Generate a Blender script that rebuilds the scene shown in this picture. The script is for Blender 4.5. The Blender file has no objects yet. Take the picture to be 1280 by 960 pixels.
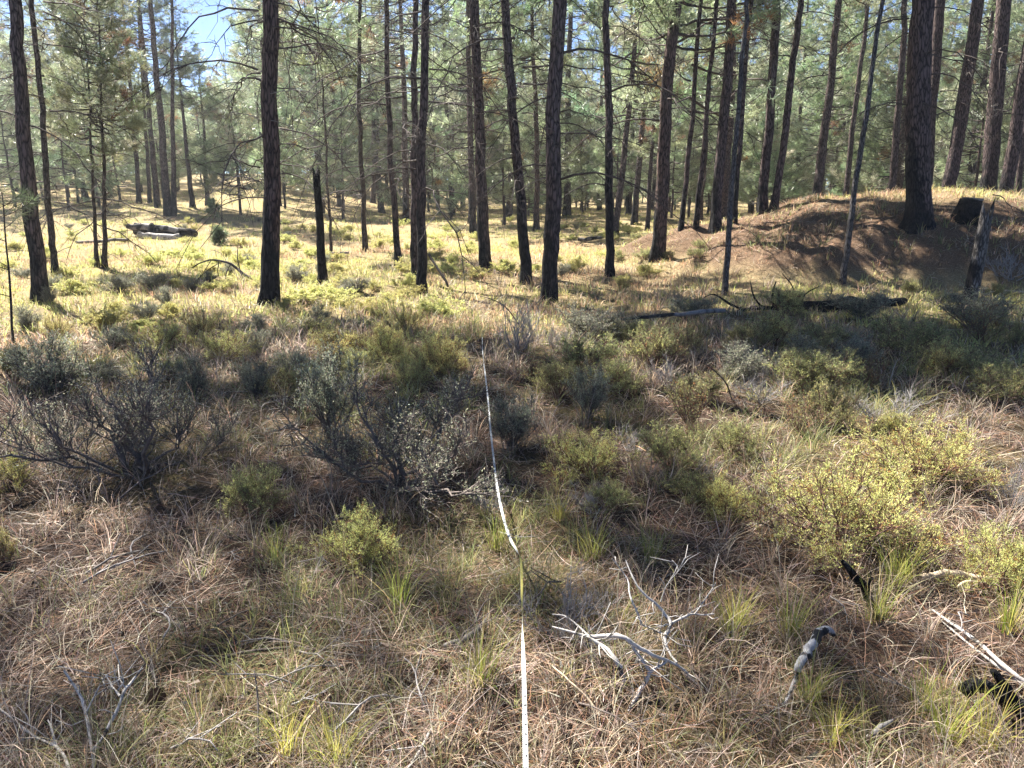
import bpy, math, random
import numpy as np
from mathutils import Vector, Matrix, Euler

# ------------------------------------------------------------------ camera, sky, sun, exposure
scene = bpy.context.scene
COL = scene.collection
CAM_H, PITCH, FPX = 1.6, math.radians(14.8), 931.0
HAZE = 0.0008
SUN_AZ, SUN_EL = -41.0, 50.0            # degrees: clockwise from +Y, above the horizon

cam_data = bpy.data.cameras.new('camera')
cam_data.sensor_width = 36.0
cam_data.lens = 36.0 * FPX / 1280.0
cam_data.clip_start, cam_data.clip_end = 0.05, 2000.0
cam = bpy.data.objects.new('camera', cam_data)
COL.objects.link(cam)
cam.location = (0, 0, CAM_H)
cam.rotation_euler = (math.pi / 2 - PITCH, 0, 0)
scene.camera = cam

world = bpy.data.worlds.new('World')
scene.world = world
world.use_nodes = True
wn = world.node_tree
sky_node = wn.nodes.new('ShaderNodeTexSky')
sky_node.sky_type = 'NISHITA'
sky_node.sun_disc = False
sky_node.sun_elevation = math.radians(SUN_EL)
sky_node.sun_rotation = math.radians(SUN_AZ % 360)
sky_node.altitude = 1400.0
sky_node.air_density, sky_node.dust_density, sky_node.ozone_density = 0.55, 0.0, 7.0
wn.links.new(sky_node.outputs[0], wn.nodes['Background'].inputs[0])
wn.nodes['Background'].inputs[1].default_value = 0.055

sun_data = bpy.data.lights.new('sun', 'SUN')
sun_data.energy = 5.0
sun_data.angle = math.radians(0.53)
sun_data.color = (1.0, 0.94, 0.84)
sun = bpy.data.objects.new('sun', sun_data)
COL.objects.link(sun)
az, el = math.radians(SUN_AZ), math.radians(SUN_EL)
SUN_DIR = Vector((math.sin(az) * math.cos(el), math.cos(az) * math.cos(el), math.sin(el)))
sun.rotation_euler = SUN_DIR.to_track_quat('Z', 'Y').to_euler()
sun.location = SUN_DIR * 60

vs = scene.view_settings
vs.view_transform = 'Standard'
vs.look = 'None'
vs.exposure = 2.2
vs.gamma = 1.0
vs.use_curve_mapping = False
scene.cycles.max_bounces = 4
scene.cycles.diffuse_bounces = 2
scene.cycles.glossy_bounces = 1
scene.cycles.transmission_bounces = 3
scene.cycles.transparent_max_bounces = 4
scene.cycles.caustics_reflective = False
scene.cycles.caustics_refractive = False

rng = np.random.default_rng(7)
random.seed(11)

# ------------------------------------------------------------------ terrain height
def _hash(ix, iy, seed):
    n = (ix.astype(np.int64) * 374761393 + iy.astype(np.int64) * 668265263 + seed * 982451653) & 0x7fffffff
    n = ((n ^ (n >> 13)) * 1274126177) & 0x7fffffff
    n = n ^ (n >> 16)
    return (n & 0xffff) / 65535.0

def vnoise(x, y, scale, seed=0):
    x = np.asarray(x, float) / scale
    y = np.asarray(y, float) / scale
    ix, iy = np.floor(x), np.floor(y)
    fx, fy = x - ix, y - iy
    fx, fy = fx * fx * (3 - 2 * fx), fy * fy * (3 - 2 * fy)
    a, b = _hash(ix, iy, seed), _hash(ix + 1, iy, seed)
    c, d = _hash(ix, iy + 1, seed), _hash(ix + 1, iy + 1, seed)
    return (a * (1 - fx) + b * fx) * (1 - fy) + (c * (1 - fx) + d * fx) * fy

def sstep(a, b, v):
    t = np.clip((np.asarray(v, float) - a) / (b - a), 0, 1)
    return t * t * (3 - 2 * t)

MOUND_C, MOUND_R, MOUND_H = (8.9, 16.2), (6.7, 4.9), 1.52
def mound(x, y):
    r = np.hypot((np.asarray(x, float) - MOUND_C[0]) / MOUND_R[0], (np.asarray(y, float) - MOUND_C[1]) / MOUND_R[1])
    r = r + 0.16 * (vnoise(x, y, 1.7, 5) - 0.5) + 0.12 * (vnoise(x, y, .5, 6) - 0.5)
    return MOUND_H * np.clip(1 - np.clip(r, 0, None) ** 2.3, 0, 1) ** 1.15

def height(x, y):
    x = np.asarray(x, float); y = np.asarray(y, float)
    h = 0.10 * (vnoise(x, y, 1.1, 1) - 0.5) + 0.05 * (vnoise(x, y, 0.35, 2) - 0.5) + 0.22 * (vnoise(x, y, 6.0, 3) - 0.5) * sstep(3, 14, y)
    h = h + mound(x, y)
    h = h + 0.05 * np.clip(y - 24, 0, 60) * sstep(-3, -16, x) + 0.5 * (vnoise(x, y, 25.0, 4) - 0.5) * sstep(20, 50, np.hypot(x, y))
    return h

def hz(x, y):
    return float(height(np.array([x]), np.array([y]))[0])

CP, SP = math.cos(PITCH), math.sin(PITCH)
def ray(px, py):
    u, v = (px - 640) / FPX, (480 - py) / FPX
    return Vector((u, CP + v * SP, -SP + v * CP))

def hit(px, py, up=0.0, tmax=90.0):
    """point where the sight line through a photo pixel meets the ground (raised by `up`)"""
    d = ray(px, py)
    ts = np.concatenate([np.arange(0.8, 12, 0.02), np.arange(12, tmax, 0.1)])
    X, Y, Z = d.x * ts, d.y * ts, CAM_H + d.z * ts
    below = Z < height(X, Y) + up
    i = int(np.argmax(below)) if below.any() else len(ts) - 1
    return Vector((X[i], Y[i], Z[i]))

def at_depth(px, py, Y):
    d = ray(px, py)
    t = Y / d.y
    return Vector((d.x * t, Y, CAM_H + d.z * t))

# ------------------------------------------------------------------ materials
def new_mat(name):
    m = bpy.data.materials.new(name)
    m.use_nodes = True
    nt = m.node_tree
    return m, nt, nt.nodes['Principled BSDF'], nt.nodes['Material Output']

def N(nt, t, **kw):
    n = nt.nodes.new(t)
    for k, v in kw.items():
        setattr(n, k, v)
    return n

def ramp(nt, fac, stops):
    r = N(nt, 'ShaderNodeValToRGB')
    el_ = r.color_ramp.elements
    while len(el_) < len(stops):
        el_.new(0.5)
    for e, (p, c) in zip(el_, stops):
        e.position = p
        e.color = (*c, 1)
    nt.links.new(fac, r.inputs[0])
    return r.outputs[0]

def noise(nt, vec, scale, detail=4, rough=0.6):
    n = N(nt, 'ShaderNodeTexNoise')
    n.inputs['Scale'].default_value = scale
    n.inputs['Detail'].default_value = detail
    n.inputs['Roughness'].default_value = rough
    if vec is not None:
        nt.links.new(vec, n.inputs['Vector'])
    return n.outputs['Fac']

def mix_rgb(nt, fac, a, b, mode='MIX'):
    m = N(nt, 'ShaderNodeMix', data_type='RGBA', blend_type=mode)
    for sock, v in ((m.inputs[0], fac), (m.inputs[6], a), (m.inputs[7], b)):
        if isinstance(v, (int, float)):
            sock.default_value = v
        elif isinstance(v, tuple):
            sock.default_value = (*v, 1)
        else:
            nt.links.new(v, sock)
    return m.outputs[2]

def leaf_mat(name, translucency=0.4, rough=0.45, spec=0.4, objvar=0.0):
    """thin foliage coloured by the mesh's own 'Col' attribute, partly letting light through"""
    m, nt, p, out = new_mat(name)
    a = N(nt, 'ShaderNodeAttribute', attribute_name='Col')
    c = a.outputs['Color']
    if objvar:
        oi = N(nt, 'ShaderNodeObjectInfo')
        hs = N(nt, 'ShaderNodeHueSaturation')
        mr = N(nt, 'ShaderNodeMapRange')
        nt.links.new(oi.outputs['Random'], mr.inputs[0])
        mr.inputs[3].default_value, mr.inputs[4].default_value = 1 - objvar, 1 + objvar
        nt.links.new(mr.outputs[0], hs.inputs['Value'])
        mr2 = N(nt, 'ShaderNodeMapRange')
        nt.links.new(oi.outputs['Random'], mr2.inputs[0])
        mr2.inputs[3].default_value, mr2.inputs[4].default_value = 0.48, 0.515
        nt.links.new(mr2.outputs[0], hs.inputs['Hue'])
        nt.links.new(c, hs.inputs['Color'])
        c = hs.outputs[0]
    nt.links.new(c, p.inputs['Base Color'])
    p.inputs['Roughness'].default_value = rough
    p.inputs['Specular IOR Level'].default_value = spec
    tr = N(nt, 'ShaderNodeBsdfTranslucent')
    nt.links.new(c, tr.inputs['Color'])
    mx = N(nt, 'ShaderNodeMixShader')
    mx.inputs[0].default_value = translucency
    nt.links.new(p.outputs[0], mx.inputs[1])
    nt.links.new(tr.outputs[0], mx.inputs[2])
    nt.links.new(mx.outputs[0], out.inputs['Surface'])
    return m

def bark_mat(name, furrow, plate, plate2, char=True, scale=1.0):
    m, nt, p, out = new_mat(name)
    tc = N(nt, 'ShaderNodeTexCoord')
    mp = N(nt, 'ShaderNodeMapping')
    mp.inputs['Scale'].default_value = (26 * scale, 26 * scale, 5.5 * scale)
    nt.links.new(tc.outputs['Object'], mp.inputs['Vector'])
    vo = N(nt, 'ShaderNodeTexVoronoi', feature='DISTANCE_TO_EDGE')
    vo.inputs['Scale'].default_value = 1.0
    vo.inputs['Randomness'].default_value = 1.0
    nf = N(nt, 'ShaderNodeTexNoise')
    nf.inputs['Scale'].default_value = 1.3
    nf.inputs['Detail'].default_value = 5
    nt.links.new(mp.outputs[0], nf.inputs['Vector'])
    va = N(nt, 'ShaderNodeVectorMath', operation='ADD')
    nt.links.new(mp.outputs[0], va.inputs[0])
    nt.links.new(nf.outputs['Color'], va.inputs[1])
    nt.links.new(va.outputs[0], vo.inputs['Vector'])
    big = noise(nt, tc.outputs['Object'], 1.7, 3)
    fine = noise(nt, mp.outputs[0], 2.2, 5, 0.7)
    plates = mix_rgb(nt, fine, plate, plate2)
    fac = N(nt, 'ShaderNodeMapRange')
    fac.inputs[1].default_value, fac.inputs[2].default_value = 0.02, 0.22
    nt.links.new(vo.outputs['Distance'], fac.inputs[0])
    c = mix_rgb(nt, fac.outputs[0], furrow, plates)
    c = mix_rgb(nt, big, c, mix_rgb(nt, 0.5, c, furrow))
    if char:
        at = N(nt, 'ShaderNodeAttribute', attribute_type='OBJECT', attribute_name='char_height')
        sx = N(nt, 'ShaderNodeSeparateXYZ')
        nt.links.new(tc.outputs['Object'], sx.inputs[0])
        ma = N(nt, 'ShaderNodeMath', operation='SUBTRACT')
        nt.links.new(at.outputs['Fac'], ma.inputs[0])
        nt.links.new(sx.outputs['Z'], ma.inputs[1])
        wob = noise(nt, tc.outputs['Object'], 4.0, 4)
        mb = N(nt, 'ShaderNodeMath', operation='MULTIPLY_ADD')
        nt.links.new(wob, mb.inputs[0])
        mb.inputs[1].default_value = 3.0
        nt.links.new(ma.outputs[0], mb.inputs[2])
        sb = N(nt, 'ShaderNodeMath', operation='SUBTRACT')
        nt.links.new(mb.outputs[0], sb.inputs[0])
        sb.inputs[1].default_value = 1.5
        # the scorched face runs up one side of the trunk
        sd = N(nt, 'ShaderNodeMath', operation='MULTIPLY_ADD')
        nt.links.new(sx.outputs['X'], sd.inputs[0])
        sd.inputs[1].default_value = -5.0
        nt.links.new(sb.outputs[0], sd.inputs[2])
        cl = N(nt, 'ShaderNodeMapRange')
        cl.inputs[1].default_value, cl.inputs[2].default_value = -0.15, 0.35
        nt.links.new(sd.outputs[0], cl.inputs[0])
        c = mix_rgb(nt, cl.outputs[0], c, mix_rgb(nt, fac.outputs[0], (0.008, 0.008, 0.009), (0.036, 0.033, 0.034)))
    nt.links.new(c, p.inputs['Base Color'])
    p.inputs['Roughness'].default_value = 0.9
    p.inputs['Specular IOR Level'].default_value = 0.2
    bp = N(nt, 'ShaderNodeBump')
    bp.inputs['Strength'].default_value = 0.9
    bp.inputs['Distance'].default_value = 0.02
    hh = N(nt, 'ShaderNodeMath', operation='MULTIPLY_ADD')
    nt.links.new(fine, hh.inputs[0])
    hh.inputs[1].default_value = 0.4
    nt.links.new(fac.outputs[0], hh.inputs[2])
    nt.links.new(hh.outputs[0], bp.inputs['Height'])
    nt.links.new(bp.outputs[0], p.inputs['Normal'])
    return m

def wood_mat(name, a, b, dark=None, dark_amt=0.5, scale=14.0):
    m, nt, p, out = new_mat(name)
    tc = N(nt, 'ShaderNodeTexCoord')
    n1 = noise(nt, tc.outputs['Object'], scale, 6, 0.7)
    c = ramp(nt, n1, [(0.3, a), (0.7, b)])
    if dark:
        n2 = noise(nt, tc.outputs['Object'], scale * 0.45, 4)
        mr = N(nt, 'ShaderNodeMapRange')
        mr.inputs[1].default_value, mr.inputs[2].default_value = dark_amt, dark_amt + 0.06
        nt.links.new(n2, mr.inputs[0])
        c = mix_rgb(nt, mr.outputs[0], c, dark)
    nt.links.new(c, p.inputs['Base Color'])
    p.inputs['Roughness'].default_value = 0.85
    p.inputs['Specular IOR Level'].default_value = 0.25
    bp = N(nt, 'ShaderNodeBump')
    bp.inputs['Strength'].default_value = 0.6
    bp.inputs['Distance'].default_value = 0.006
    nt.links.new(n1, bp.inputs['Height'])
    nt.links.new(bp.outputs[0], p.inputs['Normal'])
    return m

M_BARK = bark_mat('bark_dark', (0.028, 0.021, 0.021), (0.135, 0.100, 0.098), (0.225, 0.162, 0.150))
M_BARK_RED = bark_mat('bark_reddish', (0.030, 0.021, 0.019), (0.145, 0.096, 0.084), (0.23, 0.152, 0.130))
M_BARK_YOUNG = bark_mat('bark_young', (0.034, 0.028, 0.026), (0.12, 0.095, 0.085), (0.19, 0.15, 0.13), scale=1.6)
M_CHAR = bark_mat('charred_wood', (0.006, 0.006, 0.006), (0.020, 0.019, 0.020), (0.035, 0.032, 0.032), char=False, scale=1.4)
M_GREYPOLE = bark_mat('grey_dead_bark', (0.040, 0.037, 0.038), (0.145, 0.135, 0.135), (0.24, 0.225, 0.225), scale=1.8)
M_SNAG = bark_mat('weathered_snag_bark', (0.05, 0.045, 0.042), (0.22, 0.195, 0.18), (0.36, 0.33, 0.30), scale=1.5)
M_LIMB = wood_mat('dead_limb_wood', (0.035, 0.027, 0.025), (0.10, 0.080, 0.072))
M_LIMB_LIT = wood_mat('lit_limb_wood', (0.12, 0.105, 0.095), (0.28, 0.25, 0.225))  # paler limb wood: sunlight put into the colour, against the silhouette-dark one
M_WEATHERED = wood_mat('weathered_wood', (0.24, 0.225, 0.21), (0.54, 0.51, 0.48), (0.05, 0.045, 0.04), 0.58, 34)
M_LOG = wood_mat('grey_log_wood', (0.10, 0.09, 0.085), (0.30, 0.275, 0.26), (0.02, 0.02, 0.02), 0.52, 7)
M_TWISTED = wood_mat('silvered_charred_wood', (0.16, 0.16, 0.165), (0.46, 0.46, 0.47), (0.018, 0.018, 0.02), 0.47, 38)
M_TANSTICK = wood_mat('tan_stick_wood', (0.30, 0.23, 0.16), (0.55, 0.46, 0.34))
M_TWIG = wood_mat('shrub_twig', (0.070, 0.057, 0.053), (0.18, 0.15, 0.135), scale=30)
M_TWIG_RED = wood_mat('brown_shrub_twig', (0.10, 0.055, 0.042), (0.22, 0.13, 0.10), scale=30)
M_TWIG_GREY = wood_mat('grey_dead_twig', (0.17, 0.155, 0.15), (0.38, 0.36, 0.35), scale=30)
M_NEEDLE = leaf_mat('pine_needles', 0.42, 0.38, 0.5, 0.22)
M_LEAF = leaf_mat('shrub_leaves', 0.55, 0.5, 0.35, 0.10)
M_GRASS = leaf_mat('grass_blades', 0.48, 0.5, 0.35)

def ground_material():
    m, nt, p, out = new_mat('forest_litter')
    tc = N(nt, 'ShaderNodeTexCoord')
    o = tc.outputs['Object']
    fine = noise(nt, o, 55, 8, 0.75)
    mid = noise(nt, o, 7, 5, 0.65)
    big = noise(nt, o, 0.55, 4, 0.6)
    c1 = ramp(nt, fine, [(0.36, (0.014, 0.011, 0.010)), (0.54, (0.060, 0.044, 0.035)), (0.74, (0.22, 0.165, 0.125))])  # near soil darkened: shade between the blades is in these two ramps
    c2 = ramp(nt, fine, [(0.34, (0.022, 0.015, 0.012)), (0.54, (0.095, 0.060, 0.045)), (0.74, (0.26, 0.185, 0.14))])
    c = mix_rgb(nt, mid, c1, c2)
    c3 = ramp(nt, fine, [(0.3, (0.07, 0.06, 0.025)), (0.6, (0.30, 0.26, 0.11))])
    gm = N(nt, 'ShaderNodeMapRange')
    gm.inputs[1].default_value, gm.inputs[2].default_value = 0.48, 0.62
    nt.links.new(big, gm.inputs[0])
    c = mix_rgb(nt, gm.outputs[0], c, mix_rgb(nt, 0.6, c, c3))
    # the open meadow: paler, straw-covered soil beyond the sage
    sx = N(nt, 'ShaderNodeSeparateXYZ')
    nt.links.new(o, sx.inputs[0])
    wob = N(nt, 'ShaderNodeMath', operation='MULTIPLY_ADD')
    nt.links.new(big, wob.inputs[0])
    wob.inputs[1].default_value = 6.0
    nt.links.new(sx.outputs['Y'], wob.inputs[2])
    mm = N(nt, 'ShaderNodeMapRange')
    mm.inputs[1].default_value, mm.inputs[2].default_value = 10.0, 13.0
    nt.links.new(wob.outputs[0], mm.inputs[0])
    c4 = ramp(nt, fine, [(0.3, (0.12, 0.085, 0.05)), (0.5, (0.33, 0.26, 0.14)), (0.7, (0.48, 0.40, 0.24))])
    c = mix_rgb(nt, mm.outputs[0], c, mix_rgb(nt, 0.75, c, c4))
    ma = N(nt, 'ShaderNodeAttribute', attribute_name='mound')
    c5 = ramp(nt, fine, [(0.36, (0.035, 0.023, 0.016)), (0.52, (0.16, 0.105, 0.068)), (0.68, (0.36, 0.255, 0.17))])
    c = mix_rgb(nt, ma.outputs['Fac'], c, c5)
    nt.links.new(c, p.inputs['Base Color'])
    p.inputs['Roughness'].default_value = 0.95
    p.inputs['Specular IOR Level'].default_value = 0.1
    bp = N(nt, 'ShaderNodeBump')
    bp.inputs['Strength'].default_value = 1.0
    bp.inputs['Distance'].default_value = 0.025
    nt.links.new(fine, bp.inputs['Height'])
    nt.links.new(bp.outputs[0], p.inputs['Normal'])
    return m
M_GROUND = ground_material()

def plain_mat(name, c, rough=0.6, spec=0.4):
    m, nt, p, out = new_mat(name)
    tc = N(nt, 'ShaderNodeTexCoord')
    n = noise(nt, tc.outputs['Object'], 25, 4)
    nt.links.new(mix_rgb(nt, n, tuple(0.88 * v for v in c), c), p.inputs['Base Color'])
    p.inputs['Roughness'].default_value = rough
    p.inputs['Specular IOR Level'].default_value = spec
    return m

# ------------------------------------------------------------------ mesh helpers
def np_mesh(name, verts, faces, mat, cols=None, smooth=False):
    """faces: list of int arrays (n,3) or (n,4)"""
    me = bpy.data.meshes.new(name)
    verts = np.ascontiguousarray(verts, dtype=np.float32)
    faces = [np.ascontiguousarray(f, dtype=np.int32) for f in faces if len(f)]
    loops = np.concatenate([f.ravel() for f in faces])
    sizes = np.concatenate([np.full(len(f), f.shape[1], np.int32) for f in faces])
    starts = np.concatenate([[0], np.cumsum(sizes)[:-1]]).astype(np.int32)
    me.vertices.add(len(verts))
    me.vertices.foreach_set('co', verts.ravel())
    me.loops.add(len(loops))
    me.loops.foreach_set('vertex_index', loops)
    me.polygons.add(len(sizes))
    me.polygons.foreach_set('loop_start', starts)
    if smooth:
        me.polygons.foreach_set('use_smooth', np.ones(len(sizes), bool))
    me.update(calc_edges=True)
    if cols is not None:
        a = me.color_attributes.new('Col', 'FLOAT_COLOR', 'POINT')
        c4 = np.ones((len(verts), 4), np.float32)
        c4[:, :3] = cols
        a.data.foreach_set('color', c4.ravel())
    me.materials.append(mat)
    return me

def link(name, me, parent=None, loc=None, rot=None, scale=None):
    o = bpy.data.objects.new(name, me)
    COL.objects.link(o)
    if parent is not None:
        o.parent = parent
    if loc is not None:
        o.location = loc
    if rot is not None:
        o.rotation_euler = rot
    if scale is not None:
        o.scale = (scale,) * 3 if isinstance(scale, (int, float)) else scale
    return o

def tag(o, label, cat, group=None):
    o['label'] = label
    o['category'] = cat
    if group:
        o['group'] = group
    return o

class Tubes:
    def __init__(self):
        self.v, self.q, self.n = [], [], 0
    def add(self, pts, rad, sides=4):
        pts = np.asarray(pts, float)
        k = len(pts)
        rad = np.broadcast_to(np.asarray(rad, float), (k,))
        t = np.gradient(pts, axis=0)
        t /= np.linalg.norm(t, axis=1, keepdims=True) + 1e-9
        ref = np.array([0.31, 0.17, 0.94]) if abs(t[0, 2]) < 0.9 else np.array([0.97, 0.2, 0.1])
        a = np.cross(t, ref)
        a /= np.linalg.norm(a, axis=1, keepdims=True) + 1e-9
        b = np.cross(t, a)
        th = np.arange(sides) * 2 * np.pi / sides
        ring = pts[:, None, :] + rad[:, None, None] * (np.cos(th)[None, :, None] * a[:, None, :] + np.sin(th)[None, :, None] * b[:, None, :])
        self.v.append(ring.reshape(-1, 3))
        i = np.arange(k - 1)[:, None] * sides + np.arange(sides)[None, :]
        j = np.arange(k - 1)[:, None] * sides + (np.arange(sides)[None, :] + 1) % sides
        f = np.stack([i, j, j + sides, i + sides], -1).reshape(-1, 4) + self.n
        self.q.append(f)
        # caps
        if sides == 4 or sides == 3:
            c0 = self.n + np.arange(sides)[::-1]
            c1 = self.n + (k - 1) * sides + np.arange(sides)
            if sides == 4:
                self.q.append(np.stack([c0, c1]))
        else:
            for base in (0, (k - 1) * sides):
                for s in range(0, sides - 2, 2):
                    self.q.append(np.array([[self.n + base, self.n + base + s + 1, self.n + base + s + 2, self.n + base + (s + 3) % sides]]) if s + 3 <= sides - 1 else
                                  np.array([[self.n + base, self.n + base + s + 1, self.n + base + s + 2, self.n + base + s + 2]])[:, [0, 1, 2, 2]][:0])
        self.n += k * sides
    def mesh(self, name, mat, smooth=True):
        return np_mesh(name, np.concatenate(self.v), [np.concatenate(self.q)], mat, smooth=smooth)

def ribbons(pts, width, side, cols, tipw=0.1):
    """pts (n,s,3), width (n,), side (n,3), cols (n,3) -> verts, quads, cols"""
    n, s, _ = pts.shape
    prof = np.linspace(1, tipw, s) ** 0.8
    off = side[:, None, :] * (0.5 * width[:, None] * prof[None, :])[:, :, None]
    v = np.stack([pts - off, pts + off], 2).reshape(-1, 3)
    base = np.arange(n)[:, None] * (2 * s) + np.arange(s - 1)[None, :] * 2
    q = np.stack([base, base + 1, base + 3, base + 2], -1).reshape(-1, 4)
    return v, q, np.repeat(cols, 2 * s, axis=0)

def blades(base, azim, length, tilt, droop, width, cols, seg, r):
    """curved grass blades: tilt = start angle from vertical, droop = extra bend along the blade"""
    n = len(base)
    pts = np.zeros((n, seg + 1, 3))
    pts[:, 0] = base
    ang = tilt.copy()
    azi = azim.copy()
    kink = r.normal(0, 0.22, (n, seg))
    for i in range(seg):
        st = length / seg
        pts[:, i + 1, 0] = pts[:, i, 0] + st * np.sin(ang) * np.cos(azi)
        pts[:, i + 1, 1] = pts[:, i, 1] + st * np.sin(ang) * np.sin(azi)
        pts[:, i + 1, 2] = pts[:, i, 2] + st * np.cos(ang)
        ang = ang + droop / seg
        azi = azi + kink[:, i]
    sa = azim + np.pi / 2 + r.normal(0, 0.5, n)
    side = np.stack([np.cos(sa), np.sin(sa), r.normal(0, 0.35, n)], 1)
    side /= np.linalg.norm(side, axis=1, keepdims=True)
    return ribbons(pts, width, side, cols)

def vary(pal, n, r, w=None, amt=0.22):
    pal = np.array(pal)
    idx = r.choice(len(pal), n, p=w)
    c = pal[idx] * (1 + r.normal(0, amt, (n, 1)))
    return np.clip(c * (1 + r.normal(0, 0.06, (n, 3))), 0.004, 0.9)

# ------------------------------------------------------------------ ground
def graded(lo, hi, n, c, k):
    a, b = math.asinh((lo - c) / k), math.asinh((hi - c) / k)
    return c + k * np.sinh(np.linspace(a, b, n))
gx = graded(-260, 260, 310, 0.5, 5.0)
gy = graded(-40, 330, 370, 4.0, 4.5)
GX, GY = np.meshgrid(gx, gy)
GZ = height(GX, GY)
nx, ny = len(gx), len(gy)
ii = (np.arange(ny - 1)[:, None] * nx + np.arange(nx - 1)[None, :])
gq = np.stack([ii, ii + 1, ii + nx + 1, ii + nx], -1).reshape(-1, 4)
ground = link('ground', np_mesh('ground', np.stack([GX, GY, GZ], -1).reshape(-1, 3), [gq], M_GROUND, smooth=True))
ground['kind'] = 'structure'
at_ = ground.data.attributes.new('mound', 'FLOAT', 'POINT')
at_.data.foreach_set('value', (sstep(.08, .35, mound(GX, GY)) * (1 - .8 * sstep(1.25, 1.45, mound(GX, GY)))).ravel().astype(np.float32))

# ------------------------------------------------------------------ trees
def trunk_mesh(name, r0, H, seed, mat, sides=18, rings=46, flare=0.28, top=0.12, broken=False, wob=0.05):
    r = np.random.default_rng(seed)
    t = np.linspace(0, 1, rings) ** 1.35
    z = -0.35 + t * (H + 0.35)
    rad = r0 * (1 - (1 - top) * np.clip(z / H, 0, 1) ** 0.9) * (1 + flare * np.exp(-np.clip(z, 0, None) / 0.22))
    cx = wob * np.cumsum(r.normal(0, 1, rings)) * np.gradient(z) ** 0.5 * 0.5
    cy = wob * np.cumsum(r.normal(0, 1, rings)) * np.gradient(z) ** 0.5 * 0.5
    k = np.exp(-np.clip(z, 0, None) / 1.0)
    cx, cy = cx - cx[0], cy - cy[0]
    th = np.arange(sides) * 2 * np.pi / sides
    T, Z = np.meshgrid(th, z)
    per = vnoise(np.cos(T) * 3 + 9, np.sin(T) * 3 + Z * 0.45 + 5, 0.55, seed) - 0.5
    per2 = vnoise(np.cos(T) * 6 + 29, np.sin(T) * 6 + Z * 2.2 + 5, 0.6, seed + 1) - 0.5
    lobes = np.exp(-np.clip(Z, 0, None) / 0.25) * 0.16 * np.sin(T * 5 + seed)
    R = rad[:, None] * (1 + 0.16 * per + 0.12 * per2 + lobes)
    if broken:
        Z = Z + (T * 0 + np.clip((z - H + 0.25) / 0.25, 0, 1)[:, None]) * 0.22 * (vnoise(np.cos(T) * 2 + 3, np.sin(T) * 2, 0.5, seed) - 0.5) * 2
    V = np.stack([cx[:, None] + R * np.cos(T), cy[:, None] + R * np.sin(T), Z], -1).reshape(-1, 3)
    i = np.arange(rings - 1)[:, None] * sides + np.arange(sides)[None, :]
    j = np.arange(rings - 1)[:, None] * sides + (np.arange(sides)[None, :] + 1) % sides
    q = np.stack([i, j, j + sides, i + sides], -1).reshape(-1, 4)
    V = np.concatenate([V, [[cx[-1], cy[-1], Z[-1].mean() - (0.06 if broken else -0.02)]]])
    last = (rings - 1) * sides + np.arange(sides)
    tri = np.stack([last, np.roll(last, -1), np.full(sides, len(V) - 1)], -1)
    return np_mesh(name, V, [q, tri], mat, smooth=True)

def needle_tufts(P, D, n, L, w, cols, r):
    """n needles fanning from each point P along direction D"""
    k = len(P)
    P = np.repeat(P, n, 0)
    D = np.repeat(D, n, 0)
    C = np.repeat(cols, n, 0)
    d = D * r.uniform(0.15, 1.0, (k * n, 1)) + r.normal(0, 0.55, (k * n, 3))
    d /= np.linalg.norm(d, axis=1, keepdims=True) + 1e-9
    s = np.cross(d, r.normal(0, 1, (k * n, 3)))
    s /= np.linalg.norm(s, axis=1, keepdims=True) + 1e-9
    ln = L * r.uniform(0.65, 1.15, (k * n, 1))
    o = P + d * 0.02
    v = np.stack([o - s * w / 2, o + s * w / 2, o + d * ln], 1).reshape(-1, 3)
    f = np.arange(k * n * 3).reshape(-1, 3)
    return v, f, np.repeat(C * (1 + r.normal(0, 0.12, (k * n, 1))), 3, 0)

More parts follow.
